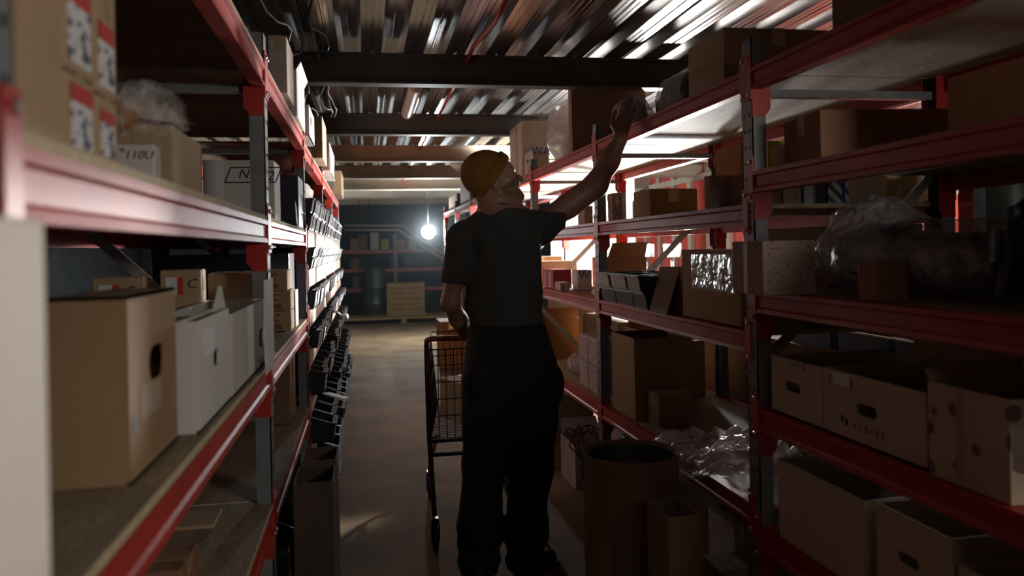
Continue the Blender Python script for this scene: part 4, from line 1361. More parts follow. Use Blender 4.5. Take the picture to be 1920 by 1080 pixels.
K = 1 / 440.0
fh = Vector((0.955, 0.10, 0.25)).normalized()           # where the face points
sh = fh.cross(Vector((0, 0, 1))).normalized()           # his right, towards the camera
uh = sh.cross(fh).normalized()
HR = np.array([[fh[i], sh[i], uh[i]] for i in range(3)])  # columns: forward, right, up
HC = J(919, 333, 0.0)


def H(f, s_, u):
    return HC + HR @ np.array([f * 1.07 if f > 0.04 else f, s_, u * 1.03])


def head(s):
    s.ell(HC + HR @ np.array([-0.004, 0, 0.012]), (0.098, 0.076, 0.098), 0, rot=HR)
    s.ell(H(0.052, 0, -0.038), (0.060, 0.060, 0.074), 0.03, rot=HR)
    s.ell(H(0.070, 0, 0.012), (0.034, 0.055, 0.045), 0.02, rot=HR)              # forehead
    for q in (-1, 1):
        s.cone(H(0.092, q * 0.012, 0.006), H(0.078, q * 0.045, 0.004), 0.011, 0.010, 0.012)   # brow
        s.ell(H(0.098, q * 0.031, -0.013), (0.012, 0.016, 0.012), 0.008, 'sub', rot=HR)
        s.ell(H(0.090, q * 0.031, -0.013), (0.0125, 0.0125, 0.0125), 0.002, rot=HR)           # eye
        s.cone(H(0.060, q * 0.045, -0.035), H(0.085, q * 0.030, -0.045), 0.018, 0.014, 0.02)  # cheek
        s.cone(H(0.005, q * 0.056, -0.068), H(0.070, q * 0.022, -0.108), 0.020, 0.017, 0.02)  # jaw
        s.ell(H(-0.004, q * 0.078, -0.028), (0.020, 0.010, 0.032), 0.006, rot=HR)            # ear
        s.ell(H(0.000, q * 0.087, -0.026), (0.010, 0.006, 0.018), 0.004, 'sub', rot=HR)
        s.ell(H(0.106, q * 0.010, -0.047), (0.010, 0.008, 0.007), 0.006, rot=HR)             # nostril wing
    s.cone(H(0.098, 0, -0.004), H(0.123, 0, -0.043), 0.008, 0.0105, 0.008)      # nose
    s.ell(H(0.103, 0, -0.069), (0.010, 0.022, 0.007), 0.008, rot=HR)           # upper lip
    s.ell(H(0.101, 0, -0.080), (0.011, 0.019, 0.007), 0.006, rot=HR)           # lower lip
    s.cone(H(0.103, -0.022, -0.0745), H(0.103, 0.022, -0.0745), 0.0025, 0.0025, 0.003, 'sub')
    s.ell(H(0.094, 0, -0.109), (0.023, 0.027, 0.021), 0.016, rot=HR)           # chin


SHR, SHL = J(1016, 420, 0.01), J(868, 446, 0.0)
ELR, WRR = J(1118, 346, 0.0), J(1163, 262, -0.05)
ELL, WRL = J(845, 566, 0.04), J(872, 628, 0.25)
bs = SDF(np.array([-0.40, -0.35, -0.01]), np.array([0.62, 0.62, 2.12]), 0.0058)
head(bs)
bs.cone(H(-0.030, 0, -0.06), J(938, 402, 0), 0.060, 0.066, 0.03)
bs.cone(H(0.02, 0, -0.085), J(945, 405, 0.04), 0.045, 0.055, 0.03)
bs.cone(J(938, 402), SHR, 0.055, 0.052, 0.05)
bs.cone(J(934, 404), SHL, 0.055, 0.050, 0.05)
DV = (0.42, 0.90, 0)
bs.cone(J(942, 455), J(945, 560), 0.150, 0.130, 0.05, sq=(DV, 0.62))
bs.cone(J(945, 560), J(955, 680), 0.130, 0.150, 0.05, sq=(DV, 0.68))
for hx, kx, ax, fx in ((910, 906, 897, 900), (1002, 996, 985, 990)):
    bs.cone(J(hx, 690), J(kx, 890, 0.01), 0.080, 0.052, 0.04)
    bs.cone(J(kx, 890, 0.01), J(ax, 1050, -0.01), 0.050, 0.036, 0.03)
    bs.cone(J(ax, 1050, -0.01), J(ax, 1070, 0.06), 0.036, 0.03, 0.02)
# right arm, raised
bs.cone(SHR, ELR, 0.054, 0.046, 0.03)
bs.cone(SHR * 0.5 + ELR * 0.5 + np.array([0, 0, -0.012]), ELR + np.array([-0.01, 0, -0.012]), 0.046, 0.042, 0.03)
bs.cone(ELR, ELR * 0.45 + WRR * 0.55, 0.048, 0.043, 0.03)
bs.cone(ELR * 0.5 + WRR * 0.5, WRR, 0.044, 0.0295, 0.03)
KN = [J(1160, 224, -0.03), J(1167, 218, -0.035), J(1175, 217, -0.04), J(1182, 222, -0.045)]
MID = [J(1165, 206, -0.01), J(1173, 197, -0.015), J(1181, 197, -0.02), J(1188, 206, -0.025)]
TIP = [J(1170, 192, 0.02), J(1179.5, 180, 0.02), J(1187, 181, 0.015), J(1194, 193, 0.0)]
for k_, m_, t_, r_ in zip(KN, MID, TIP, (0.0092, 0.0095, 0.0092, 0.0082)):
    bs.cone(WRR, k_, 0.021, 0.0125, 0.014, sq=((0, 1, 0), 0.8))
    bs.cone(k_, m_, r_, r_ * 0.95, 0.004)
    bs.cone(m_, t_, r_ * 0.95, r_ * 0.8, 0.003)
TH = [J(1158, 248, -0.04), J(1149, 234, -0.02), J(1149, 219, 0.005), J(1154, 208, 0.025)]
bs.cone(TH[0], TH[1], 0.017, 0.0125, 0.012)
bs.cone(TH[1], TH[2], 0.0118, 0.0105, 0.005)
bs.cone(TH[2], TH[3], 0.0105, 0.0085, 0.004)
# left arm, down to the cart handle
bs.cone(SHL, ELL, 0.050, 0.037, 0.03)
bs.cone(ELL, ELL * 0.5 + WRL * 0.5, 0.038, 0.036, 0.03)
bs.cone(ELL * 0.5 + WRL * 0.5, WRL, 0.036, 0.026, 0.03)
HND = np.array([WRL[0] + 0.03, 0.372, 0.990])            # the handle runs along x here
for i in range(4):
    b_ = HND + np.array([0.010 + 0.021 * i, -0.028, 0.020])
    bs.cone(WRL, b_, 0.020, 0.012, 0.014)
    bs.cone(b_, b_ + np.array([0.002, 0.032, 0.012]), 0.0095, 0.0092, 0.004)
    bs.cone(b_ + np.array([0.002, 0.032, 0.012]), b_ + np.array([0.003, 0.052, -0.018]), 0.0092, 0.0088, 0.004)
    bs.cone(b_ + np.array([0.003, 0.052, -0.018]), b_ + np.array([0.003, 0.032, -0.042]), 0.0085, 0.0078, 0.004)
bs.cone(WRL + np.array([0.02, 0.01, 0]), HND + np.array([-0.012, -0.02, -0.005]), 0.017, 0.012, 0.01)
bs.cone(HND + np.array([-0.012, -0.02, -0.005]), HND + np.array([0.01, 0.012, -0.026]), 0.0115, 0.009, 0.005)
link('body', bs.mesh('body', SKIN), man)

# t-shirt
ts = SDF(np.array([-0.36, -0.30, 0.98]), np.array([0.34, 0.30, 1.70]), 0.0062)
ts.cone(J(942, 462), J(944, 545), 0.176, 0.152, 0.0, sq=(DV, 0.66))
ts.cone(J(944, 545), J(950, 640), 0.152, 0.163, 0.05, sq=(DV, 0.70))
ts.cone(J(905, 440, -0.04), J(985, 430, -0.03), 0.070, 0.070, 0.05)          # shoulder blades
ts.cone(J(937, 408, 0.0), SHR + np.array([0, 0, 0.004]), 0.060, 0.066, 0.05)
ts.cone(J(933, 409, 0.0), SHL, 0.060, 0.062, 0.05)
E1 = SHR * 0.60 + ELR * 0.40
sleeve_r = ts.like()
sleeve_r.cone(SHR, SHR * 0.5 + ELR * 0.5, 0.074, 0.064, 0.03)
sleeve_r.cone(SHR + np.array([-0.06, 0, -0.05]), SHR * 0.62 + ELR * 0.38 + np.array([0.0, 0, -0.022]), 0.075, 0.052, 0.03)
sleeve_r.cut(J(1057, 405), (J(1057, 405) - J(1000, 415)))
sleeve_l = ts.like()
sleeve_l.cone(SHL, SHL * 0.3 + ELL * 0.7, 0.066, 0.056, 0.03)
sleeve_l.cut(J(850, 529), (J(850, 529) - J(856, 440)))
for o_ in (sleeve_r, sleeve_l):
    ts._mix((slice(None),) * 3, o_.d, 0.03, 'add')


def folds(P):
    x, y, z = P[..., 0], P[..., 1], P[..., 2]
    d = 0.006 * nz(P, 16, 2.0) + 0.0045 * nz(P, 38, 5.0)
    # creases running from the raised shoulder down to the left side of the waist
    a = x * 0.62 + z * 0.78
    d = d + 0.012 * np.sin(46 * (z * 0.60 - x * 0.80) + 2.0 * np.sin(a * 7)) * np.exp(-((z - 1.20) / 0.13) ** 2) * np.exp(-((x + 0.06) / 0.16) ** 2)
    d = d + 0.010 * np.sin(60 * (x + 0.18 * z)) * np.exp(-((z - 1.45) / 0.09) ** 2) * np.exp(-((x + 0.06) / 0.08) ** 2)
    d = d + 0.011 * np.sin(70 * (x - 0.3 * z)) * np.exp(-((z - 1.50) / 0.12) ** 2) * np.exp(-((x - 0.17) / 0.07) ** 2)
    return d


ts.warp(folds)
nb = H(-0.030, 0, -0.06)
ts.cut(J(950, 609) , (0.03, 0, -1))
ts.cut(J(938, 392), (0.10, 0.10, 1))
link('t_shirt', ts.mesh('t_shirt', SHIRT), man)
# rib collar
col = []
nc = J(936, 392, 0.0)
for i in range(24):
    a = 2 * pi * i / 24
    col.append(nc + np.array([0.074 * math.cos(a), 0.074 * math.sin(a) + 0.01, -0.006 * math.cos(a) - 0.016 * math.sin(a)]))
MB().tube(col, 0.009, 8, closed=True).build('collar', SHIRT, man, smooth=True)

# trousers
tr = SDF(np.array([-0.34, -0.26, 0.0]), np.array([0.36, 0.28, 1.13]), 0.0065)
tr.cone(J(950, 612), J(957, 690), 0.166, 0.192, 0.0, sq=(DV, 0.72))
tr.cone(J(957, 690), J(957, 760), 0.192, 0.185, 0.05, sq=(DV, 0.72))
tr.cone(J(912, 720), J(908, 870, 0.0), 0.108, 0.090, 0.04)
tr.cone(J(908, 870), J(900, 985, 0.0), 0.090, 0.096, 0.03)
tr.cone(J(900, 985), J(898, 1082, -0.01), 0.096, 0.084, 0.03)
tr.cone(J(1003, 720), J(995, 870, 0.0), 0.110, 0.098, 0.04)
tr.cone(J(995, 870), J(985, 985, 0.0), 0.098, 0.084, 0.03)
tr.cone(J(985, 985), J(983, 1082, -0.01), 0.084, 0.078, 0.03)
tr.ell(J(1043, 722, 0.0), (0.030, 0.055, 0.085), 0.02)                        # side pocket
tr.ell(J(1012, 770, -0.09), (0.055, 0.02, 0.07), 0.01)
tr.ell(J(905, 720, -0.10), (0.050, 0.02, 0.06), 0.012)                        # back pocket
tr.warp(lambda P: 0.005 * nz(P, 14, 1.0) + 0.0035 * nz(P, 34, 4.0) + 0.004 * np.sin(75 * P[..., 2] + 3 * np.sin(P[..., 0] * 14)) * np.clip((0.42 - P[..., 2]) / 0.3, 0, 1))
tr.cut(J(950, 608), (-0.02, 0, 1))
tr.cut((0, 0, 0.028), (0, 0, -1))
link('trousers', tr.mesh('trousers', PANTS), man)
# beanie: crown and folded cuff
rim = J(888, 384), J(945, 300)
rd = Vector(rim[1] - rim[0]).normalized()
rn = rd.cross(sh).normalized()
if rn.z > 0:
    rn = -rn                                                                  # down and forward
bn = SDF(HC - 0.17, HC + 0.17, 0.0045)
bn.ell(HC + HR @ np.array([-0.006, 0, 0.014]), (0.107, 0.086, 0.104), 0, rot=HR)
bn.ell(HC + HR @ np.array([-0.028, 0, 0.030]), (0.092, 0.078, 0.085), 0.03, rot=HR)
pc = J(915, 346)
bn.cut(pc, rn)
cf = SDF(HC - 0.17, HC + 0.17, 0.0045)
cf.ell(HC + HR @ np.array([-0.002, 0, 0.010]), (0.120, 0.096, 0.116), 0, rot=HR)
cf.cut(pc + np.array(rn) * 0.006, rn)
cf.cut(pc - np.array(rn) * 0.038, -rn)
bn._mix((slice(None),) * 3, cf.d, 0.004, 'add')
link('beanie', bn.mesh('beanie', BEANIE), man)
# short beard following the jaw
be = SDF(HC - 0.17, HC + 0.17, 0.0045)
head(be)
be.d -= 0.003
be.cut(H(0.0, 0, -0.060), np.array(HR @ np.array([-0.35, 0, 1.0])))
be.cut(H(0.020, 0, -0.08), np.array(HR @ np.array([-1.0, 0, 0.0])))
be.ell(H(0.108, 0, -0.0745), (0.018, 0.026, 0.012), 0.004, 'sub', rot=HR)
link('beard', be.mesh('beard', HAIR), man)
# shoes
for (a, b, nm) in ((J(898, 1072, -0.05), J(890, 1072, 0.16), 'l'), (J(985, 1072, -0.04), J(1030, 1068, 0.07), 'r')):
    a = np.array([a[0], a[1], 0.045])
    b = np.array([b[0], b[1], 0.036])
    s = SDF(np.minimum(a, b) - 0.09, np.maximum(a, b) + 0.09, 0.006)
    s.cone(a, b, 0.043, 0.034, 0)
    s.cone(a + np.array([0, 0, 0.0]), a + np.array([0, 0, 0.055]), 0.044, 0.042, 0.02)
    s.cut((0, 0, 0.012), (0, 0, -1))
    sh_ = link('shoe', s.mesh('shoe', SHOE), man)
    d = Vector(b - a).normalized()
    MB().bar(Vector((a[0], a[1], 0.007)) - d * 0.042, Vector((b[0], b[1], 0.007)) + d * 0.032, 0.082, 0.013).build('sole', BLACK, sh_, bevel=0.004)

# ------------------------------------------------------------------ shopping cart
CW = mat('cart_wire', (0.045, 0.04, 0.042), 0.35, 0.6)
CF = mat('cart_frame_red', (0.085, 0.035, 0.030), 0.4, 0.3)
CH = mat('cart_handle_red', (0.15, 0.03, 0.05), 0.4)
x0 = at(800, 640, Y=3.74).x
x1 = x0 + 0.56
yn, yf = 3.76, 4.56
cart = empty('shopping_cart', ((x0 + x1) / 2, yn, 0), label='dark wire shopping cart with a red handle in front of the man', cat='cart')
ox, oy = (x0 + x1) / 2, yn
w2 = 0.28


def Cx(x, y, z):
    return (x, y, z)


# basket: near panel w 0.56, far panel narrower; z from .52 to .94
zb0, zb1 = 0.515, 0.935
L_ = yf - yn
wf = 0.20
# handle
MB().tube([(-w2, -0.03, 0.985), (-w2 + 0.02, -0.035, 0.992), (w2 - 0.02, -0.035, 0.992), (w2, -0.03, 0.985)], 0.0135, 10).build('handle', CH, cart, smooth=True)
for sx in (-1, 1):
    MB().tube([(sx * w2, -0.03, 0.985), (sx * w2, -0.005, 0.96), (sx * w2, 0.0, 0.90), (sx * (w2 - 0.005), 0.01, 0.52), (sx * (w2 - 0.02), -0.02, 0.16)], 0.012, 8).build('frame_post', CF, cart, smooth=True)
    MB().tube([(sx * (w2 - 0.01), 0.015, 0.50), (sx * (wf + 0.02), 0.25, 0.47), (sx * (wf + 0.02), L_ - 0.06, 0.20), (sx * (wf + 0.02), L_ - 0.02, 0.15)], 0.011, 8).build('frame_leg', CF, cart, smooth=True)
    MB().tube([(sx * (w2 - 0.02), -0.01, 0.20), (sx * (wf + 0.02), L_ - 0.06, 0.20)], 0.010, 8).build('frame_rail', CF, cart, smooth=True)
for z in (0.505, 0.44):
    MB().tube([(-w2 + 0.01, 0.005, z), (w2 - 0.01, 0.005, z)], 0.010, 8).build('cross_bar', CW, cart, smooth=True)


def side_pt(sx, t, z):
    k = (z - zb0) / (zb1 - zb0)
    return (sx * (w2 - 0.012 - (w2 - wf) * t * 0.9 - 0.03 * (1 - k) * t), 0.015 + (L_ - 0.04 * (1 - k)) * t, z)


pn = MB()
for i in range(15):
    x = -w2 + 0.015 + (2 * w2 - 0.03) * i / 14
    pn.tube([(x, 0.012, zb1), (x, 0.012, zb0)], 0.0022, 4)
for z in (zb1, 0.86, 0.78, 0.70, 0.62, zb0):
    pn.tube([(-w2, 0.012, z), (w2, 0.012, z)], 0.0032 if z in (zb1, zb0) else 0.0024, 4)
tag(pn.build('basket_gate', CW, cart), kind='stuff')
for sx in (-1, 1):
    pn = MB()
    for i in range(22):
        t = i / 21
        pn.tube([side_pt(sx, t, zb1), side_pt(sx, t, zb0)], 0.002, 4)
    for z in (zb1, 0.86, 0.75, 0.63, zb0):
        pn.tube([side_pt(sx, 0, z), side_pt(sx, 1, z)], 0.0035 if z in (zb1, zb0) else 0.0026, 4)
    tag(pn.build('basket_side', CW, cart), kind='stuff')
pn = MB()
for i in range(12):
    a_, b_ = side_pt(-1, 1, zb1), side_pt(1, 1, zb1)
    c_, d_ = side_pt(-1, 1, zb0), side_pt(1, 1, zb0)
    t = i / 11
    pn.tube([tuple(Vector(a_).lerp(Vector(b_), t)), tuple(Vector(c_).lerp(Vector(d_), t))], 0.002, 4)
for z in (zb1, 0.80, 0.66, zb0):
    pn.tube([side_pt(-1, 1, z), side_pt(1, 1, z)], 0.003, 4)
tag(pn.build('basket_front', CW, cart), kind='stuff')
pn = MB()
for i in range(24):
    t = i / 23
    pn.tube([side_pt(-1, t, zb0), side_pt(1, t, zb0)], 0.002, 4)
for i in range(5):
    t = i / 4
    a_, b_ = Vector(side_pt(-1, 0, zb0)).lerp(Vector(side_pt(1, 0, zb0)), t), Vector(side_pt(-1, 1, zb0)).lerp(Vector(side_pt(1, 1, zb0)), t)
    pn.tube([a_, b_], 0.003, 4)
tag(pn.build('basket_floor', CW, cart), kind='stuff')
for (x, y) in ((-w2 + 0.02, -0.02), (w2 - 0.02, -0.02), (-wf - 0.02, L_ - 0.03), (wf + 0.02, L_ - 0.03)):
    cs = MB().box(x - 0.018, x + 0.018, y - 0.03, y + 0.02, 0.125, 0.155)
    cs.box(x - 0.021, x - 0.017, y - 0.035, y + 0.02, 0.05, 0.135).box(x + 0.017, x + 0.021, y - 0.035, y + 0.02, 0.05, 0.135)
    c_ = cs.build('caster_fork', CW, cart, bevel=0.003)
    MB().lathe([(0.035, -0.014), (0.058, -0.012), (0.060, 0), (0.058, 0.012), (0.035, 0.014)], 20, 0, (x, y - 0.015, 0.0605), 'x').build('wheel', RUBBER, c_, smooth=True)
carton('brown cardboard box standing in the wire shopping cart', ox - 0.14, ox + 0.12, yn + 0.24, yn + 0.52, zb0 + 0.005, 0.21, CARD[2], rot=0.35, tape='y')
# ------------------------------------------------------------------ far end of the aisle
bk = empty('back_rack', (-1.2, 16.9, 0), label='dim rack with orange red beams across the far end of the aisle', cat='rack')
for x in (-1.2, 0.62, 2.3):
    for yy in (16.9, 17.6):
        MB().box(x + 1.2 - 0.03, x + 1.2 + 0.03, yy - 16.9 - 0.03, yy - 16.9 + 0.03, 0, 1.75).build('post', GREY, bk)
for (a, b) in ((-1.2, 0.62), (0.62, 2.3)):
    for z in (0.62, 1.03, 1.42):
        for yy in (16.88, 17.62):
            MB().box(a + 1.2 + 0.031, b + 1.2 - 0.031, yy - 16.9 - 0.02, yy - 16.9 + 0.02, z - 0.07, z - 0.015).build('beam', mat('orange_red_paint', (0.42, 0.06, 0.03), 0.45), bk)
        MB().box(a + 1.2 + 0.031, b + 1.2 - 0.031, -0.04, 0.74, z - 0.014, z).build('shelf_board', CHIP, bk)
TEAL = mat('teal_crate', (0.03, 0.10, 0.12), 0.6)
far = [(665, 1.421, 0.25, CARD[0], 'brown carton on the upper shelf of the far rack, leftmost'), (681, 1.421, 0.33, CARD[1], 'dark brown carton on the upper shelf of the far rack, second'),
       (703, 1.421, 0.36, WCARD, 'pale carton on the upper shelf of the far rack, middle'), (722, 1.421, 0.22, mat('yellow_crate', (0.42, 0.36, 0.03), 0.6), 'yellow crate on the upper shelf of the far rack'),
       (751, 1.421, 0.20, CARD[2], 'tan carton on the upper shelf of the far rack past its middle post'), (774, 1.421, 0.3, WCARD, 'light carton at the right end of the far rack'),
       (665, 1.031, 0.22, CARD[1], 'dark carton on the middle shelf of the far rack, leftmost'), (740, 1.031, 0.26, TEAL, 'teal crate on the middle shelf of the far rack'), (764, 1.031, 0.26, TEAL, 'teal crate on the middle shelf of the far rack, right one'),
       (668, 0.621, 0.25, CARD[1], 'dark carton on the lower shelf of the far rack'), (690, 0.621, 0.3, CARD[0], 'brown carton on the lower shelf of the far rack')]
for px, z, h, m, lab in far:
    p = at(px, 480, Y=17.0)
    carton(lab, p.x - 0.085, p.x + 0.085, 17.0, 17.35, z, h, m)
root = empty('barrel', (at(703, 520, Y=16.62).x, 16.62, 0.0), label='grey drum wrapped in film before the far rack', cat='barrel')
MB().lathe([(0.20, 0.0), (0.22, 0.02), (0.225, 0.3), (0.235, 0.32), (0.225, 0.34), (0.225, 0.62), (0.235, 0.64), (0.225, 0.66), (0.22, 1.02), (0.20, 1.04)], 28).build('drum_body', mat('grey_drum', (0.10, 0.12, 0.13), 0.4, 0.4), root, smooth=True)
MB().lathe([(0.18, 1.041), (0.17, 1.06), (0.04, 1.062)], 24).build('lid', mat('grey_drum_lid', (0.14, 0.16, 0.17), 0.4, 0.4), root, smooth=True)
p0, p1 = at(726, 590, Y=15.9), at(797, 590, Y=15.9)
zt_, zb_ = at(760, 530, Y=15.9).z, 0.125
cr = empty('wooden_crate', (p0.x, 15.9, 0.122), label='big yellowish wooden crate on the low platform at the far end', cat='crate')
W_, H_ = p1.x - p0.x, zt_ - zb_
WOOD = mat('yellow_wood', (0.40, 0.29, 0.12), 0.7, var=0.2, scale=8, stretch=(0.3, 1, 4))
for i in range(6):
    z0 = H_ * i / 6
    MB().box(0.001, W_ - 0.001, 0.02, 0.42, z0 + 0.004, z0 + H_ / 6 - 0.004).build('plank', WOOD, cr)
for x in (0, W_ - 0.09, W_ / 2 - 0.045):
    MB().box(x, x + 0.09, -0.002, 0.0195, 0, H_).build('batten', WOOD, cr)
MB().box(0.0, W_, -0.024, -0.0025, H_ - 0.10, H_).build('batten', WOOD, cr)
MB().box(0.0, W_, -0.024, -0.0025, 0.0, 0.10).build('batten', WOOD, cr)
pl = empty('platform', (-0.75, 15.4, 0), label='low yellowish wooden platform on the floor across the far end', cat='platform')
for i in range(6):
    MB().box(0, 2.9, 0.145 * i, 0.145 * i + 0.139, 0.085, 0.12).build('plank', WOOD, pl)
for x in (0.1, 1.4, 2.7):
    MB().box(x, x + 0.1, 0.02, 0.84, 0, 0.084).build('beam', WOOD, pl)
# conduits under the far ceiling
for i, (dz, lab) in enumerate(((0, 'upper pale pipe bending down to the right at the far end'), (-0.13, 'lower pale pipe bending down to the right at the far end'))):
    a, b, c = at(645, 423 + i * 8, Y=16.2), at(756 - i * 8, 423 + i * 8, Y=16.2), at(774 - i * 9, 438 + i * 6, Y=16.2)
    root = empty('pipe', a, label=lab, cat='pipe')
    MB().bar((0.5 - 0.2 * i, 0.03, 0.0), (0.5 - 0.2 * i, 0.03, 2.523 - a.z), 0.012, 0.012, up=(0, 1, 0)).build('hanger', BLACK, root)
    MB().tube([(0, 0, 0), tuple(b - a - Vector((0.06, 0, 0))), tuple(b - a), tuple(c - a), tuple(c - a + Vector((0.9, 0, -0.6)))], 0.022, 10).build('tube', mat('pale_pipe', (0.5, 0.5, 0.47), 0.5), root, smooth=True)
# lamp at the far end
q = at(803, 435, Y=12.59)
lp = empty('hanging_lamp', (q.x, 12.59, q.z), label='bright white lamp hanging at the far end of the aisle, bloom shaped as globe', cat='lamp')


def worklight(root, z, yaw, led, head=(0.13, 0.05, 0.10)):
    MB().tube([(0, 0, 0.32), (0, 0, z - 0.08)], 0.013, 8).build('pole', BLACK, root, smooth=True)
    for k in range(3):
        a = yaw + k * 2 * pi / 3
        MB().tube([(0, 0, 0.30), (0.17 * math.cos(a), 0.17 * math.sin(a), 0.012)], 0.010, 8).build('leg', BLACK, root, smooth=True)
    T = Matrix.Translation((0, 0, z)) @ Matrix.Rotation(yaw, 4, 'Z')
    hw, hd, hh = head[0] / 2, head[1] / 2, head[2] / 2
    MB().box(-hd, hd, -hw, hw, -hh, hh, 0, T).build('lamp_head', BLACK, root, bevel=0.005)
    MB().box(hd + 0.001, hd + 0.004, -hw * 0.86, hw * 0.86, -hh * 0.84, hh * 0.84, 0, T).build('led_panel', led, root)
    MB().bar(T @ Vector((0, 0, -hh - 0.03)), T @ Vector((0, 0, -hh)), 0.03, 0.02).build('bracket', BLACK, root)


MB().tube([(0, 0, 0.12), (0, 0, 2.3485 - q.z)], 0.006, 6).build('cable', BLACK, lp, smooth=True)
MB().lathe([(0.03, 0.09), (0.035, 0.10), (0.02, 0.13)], 14).build('socket', BLACK, lp, smooth=True)
MB().lathe([(0.03 if abs(i) == 6 else 0.10 * math.cos(i * pi / 13), 0.10 * math.sin(i * pi / 13)) for i in range(-6, 7)], 20).build('globe', LEDB, lp, smooth=True)  # globe shape stands in for the round bloom of the lamp
for i, (px, lab) in enumerate(((1260, 'bright work light on a stand behind the right rack, right of the pair'), (1212, 'bright work light on a stand behind the right rack, left of the pair'))):
    q = at(px, 470, Y=6.6 + 0.3 * i)
    r_ = empty('work_light', (q.x, 6.6 + 0.3 * i, 0), label=lab, cat='lamp')
    worklight(r_, q.z, pi + 0.35, LED, (0.17, 0.05, 0.12))
for i, y in enumerate((2.41, 3.35, 4.34, 5.29)):  # added cartons that keep the work lights off the floor
    carton(('nearest', 'second', 'third', 'farthest')[i] + ' of four dark cartons added behind the right rack to block the work lights', 1.98, 2.02 + 0.5, y, y + 0.93, 0, 0.93, CARD[1], tape=True, group='added light-blocking cartons')
# ------------------------------------------------------------------ neighbouring aisle on the right
wr = empty('wall_right', (4.7, 0, 0), kind='structure')
MB().box(0, 0.1, -4, 19, 0, 2.6).build('wall_face', REDW, wr)
for i in range(26):
    y = 2.2 + i * 0.62
    MB().box(-0.06, -0.001, y, y + 0.10, 0, 2.5).build('stud', STUD, wr)
for z in (0.9, 1.75, 2.3):
    MB().box(-0.085, -0.061, 2.0, 18.5, z, z + 0.09).build('rail', STUD, wr)
wb2 = empty('white_board', (1.98, 8.4, 0), label='tall white board standing across the neighbouring aisle behind the man', cat='board')
for i in range(2):
    MB().box(0.48 * i, 0.48 * i + 0.475, 0, 0.03, 0.0, 2.2).build('panel', WHITE, wb2)
for x in (0.2, 0.7):
    MB().bar((x, 0.42, 0.02), (x, 0.04, 1.6), 0.05, 0.04).build('prop', STUD, wb2)
# hanging cardboard tags and a box on the board side
rk = empty('upright_frame', (1.95, 0.66, 0), label='grey upright frame standing back to back behind the nearest right bay', cat='rack')
for y in (0, 1.65):
    MB().box(0, 0.045, y - 0.033, y + 0.033, 0, 1.8).build('post', GREY, rk)
    MB().box(-0.004, -0.001, y - 0.033, y + 0.032, 1.40, 1.56).build('bracket', mat('red_bracket_lit', (0.55, 0.08, 0.03), 0.5), rk)  # red bracket, its orange cast of light put into the colour
MB().box(0, 0.04, 0.034, 1.616, 1.10, 1.166).build('beam', RED, rk)
root = empty('barrel', (2.095, 2.30, 0.0), label='grey green metal drum seen behind the rack at the right edge', cat='barrel')
MB().lathe([(0.085, 0), (0.09, 0.01), (0.09, 1.63), (0.085, 1.64)], 24).build('drum_body', mat('grey_green_metal', (0.16, 0.21, 0.20), 0.35, 0.6), root, smooth=True)
carton('orange brown carton behind the rack at the right edge of the frame', 2.20, 2.50, 2.05, 2.39, 0.0, 1.56, ORNG)
# cartons on the upper shelf seen between the beams: lime and orange ones, standing behind in the second bay
for (a, b, top, bot, yy, m, lab, pr) in ((1390, 1436, 268, 0, 2.75, ORNG, 'orange carton seen over the beam just right of the grey post', 0), (1440, 1482, 264, 0, 2.95, LIME, 'lime green printed carton seen over the upper beam', 1), (1502, 1545, 262, 0, 2.68, CARD[1], 'dark crumpled carton seen over the upper beam, beside the lime one', 2)):
    p, q_ = at(a, 290, Y=yy), at(b, 290, Y=yy)
    carton(lab, p.x, q_.x, yy, yy + 0.22, 1.5315, at(a, top, Y=yy).z - 1.5315, m, prints=[('y-', 0.0, 0.15, 0.05, 0.012, PAPERC, 'white_band'), ('y-', -0.03, 0.10, 0.03, 0.03, PAPERC, 'white_mark')] if pr == 1 else [], open_top=pr == 2, flaps=[('y-', 0.6, 0.05)] if pr == 2 else [])
# behind the left rack
root = empty('barrel', (-1.35, 2.75, 0), label='grey steel column drum behind the left rack, seen under its beam', cat='barrel')
MB().lathe([(0.13, 0), (0.135, 0.01), (0.135, 1.6), (0.13, 1.61)], 24).build('drum_body', mat('grey_green_metal', (0.16, 0.21, 0.20), 0.35, 0.6), root, smooth=True)
root = empty('perforated_cabinet', (-2.2, 2.5, 0), label='grey perforated metal cabinet behind the left rack', cat='cabinet')
MB().box(-0.6, 0.45, 0, 0.5, 0, 1.55).build('cabinet_body', pattern('perforated_metal', (0.14, 0.15, 0.15), (0.03, 0.03, 0.03), 60, 0.30, kind='voronoi'), root)
MB().box(-0.58, 0.43, -0.012, -0.001, 1.50, 1.545).build('top_rail', mat('pinkish_panel', (0.42, 0.35, 0.33), 0.5), root)
MB().box(-0.08, -0.07, -0.004, -0.001, 0.02, 1.48).build('door_gap', HOLE, root)
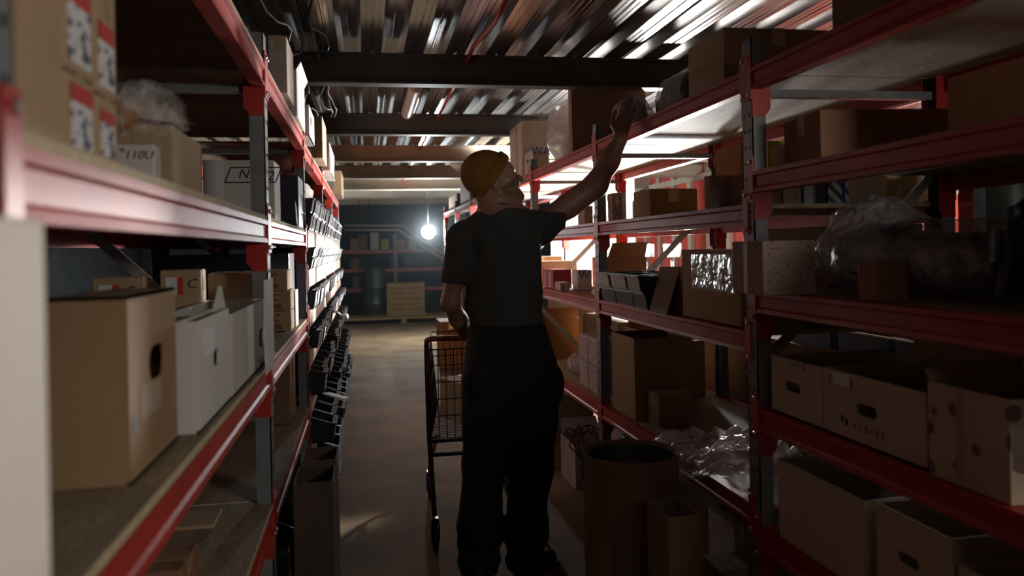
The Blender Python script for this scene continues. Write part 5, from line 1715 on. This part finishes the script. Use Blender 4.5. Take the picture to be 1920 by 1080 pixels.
# ------------------------------------------------------------------ ceiling services
root = empty('conduit', (0.62, 3.2, 2.47), label='thin red pipe running along under the ceiling deck', cat='pipe')
pts = [(0.0, 0, 0.02), (0.0, 0.5, 0.0), (-0.03, 1.0, 0.02), (-0.02, 1.3, 0.02)] + [(-0.02 + 0.01 * math.sin(i), 1.8 + i * 1.0, 0.02) for i in range(9)]
MB().tube(pts, 0.012, 8).build('tube', mat('red_pipe', (0.45, 0.04, 0.03), 0.4), root, smooth=True)
root = empty('ceiling_lamp', (0.335, 5.6, 2.40), label='pinkish white tubular lamp housing under the ceiling between two joists', cat='lamp')
MB().lathe([(0.02, -0.55), (0.042, -0.54), (0.045, -0.5), (0.045, 0.5), (0.042, 0.54), (0.02, 0.55)], 18, 0, (0, 0, 0.05), 'y').build('housing', mat('pinkish_housing', (0.55, 0.46, 0.44), 0.4), root, smooth=True)
for y in (-0.4, 0.4):
    MB().box(-0.012, 0.012, y - 0.01, y + 0.01, 0.094, 0.124).build('hanger', BLACK, root)
for i, (px, y0, y1, sw, lab) in enumerate(((585, 4.75, 6.35, 0.05, 'loose white wire hanging under the deck, leftmost'), (613, 4.75, 6.4, 0.06, 'loose white wire under the deck, second from the left'), (627, 4.75, 6.4, 0.03, 'loose white wire under the deck, third from the left'), (603, 3.4, 4.45, 0.06, 'loose dark wire under the deck before the first joist'), (535, 3.3, 4.4, 0.08, 'thin pale wire under the deck above the left rack'))):
    a = at(px, 190 if y0 > 4 else 60, Z=2.47)
    root = empty('hanging_wire', (a.x, y0, 2.50), label=lab, cat='wire')
    n = 14
    pts = [(sw * math.sin(i_ * 0.8 + i) * 0.6, (y1 - y0) * i_ / (n - 1), -0.05 - 0.05 * math.sin(pi * i_ / (n - 1)) + 0.015 * math.sin(i_ * 1.7)) for i_ in range(n)]
    pts[0] = (pts[0][0], 0, 0.015)
    pts[-1] = (pts[-1][0], y1 - y0, 0.015)
    MB().tube(pts, 0.005, 6).build('wire', BLACK if i == 3 else mat('white_wire', (0.7, 0.68, 0.66), 0.4), root, smooth=True)

# haze volume added for the glow and bluish veil around the far lamp
hz_ = bpy.data.materials.new('glow_haze')
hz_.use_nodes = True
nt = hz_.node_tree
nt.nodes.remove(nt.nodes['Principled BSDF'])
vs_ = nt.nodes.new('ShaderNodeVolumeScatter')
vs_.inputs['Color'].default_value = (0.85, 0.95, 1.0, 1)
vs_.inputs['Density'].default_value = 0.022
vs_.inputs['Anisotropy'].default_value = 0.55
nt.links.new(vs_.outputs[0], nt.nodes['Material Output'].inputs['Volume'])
tag(MB().box(-1.4, 3.0, 12.1, 15.35, 0.02, 2.349).build('haze', hz_), label='faint haze added for the glow around the far lamp', cat='haze', kind='stuff')
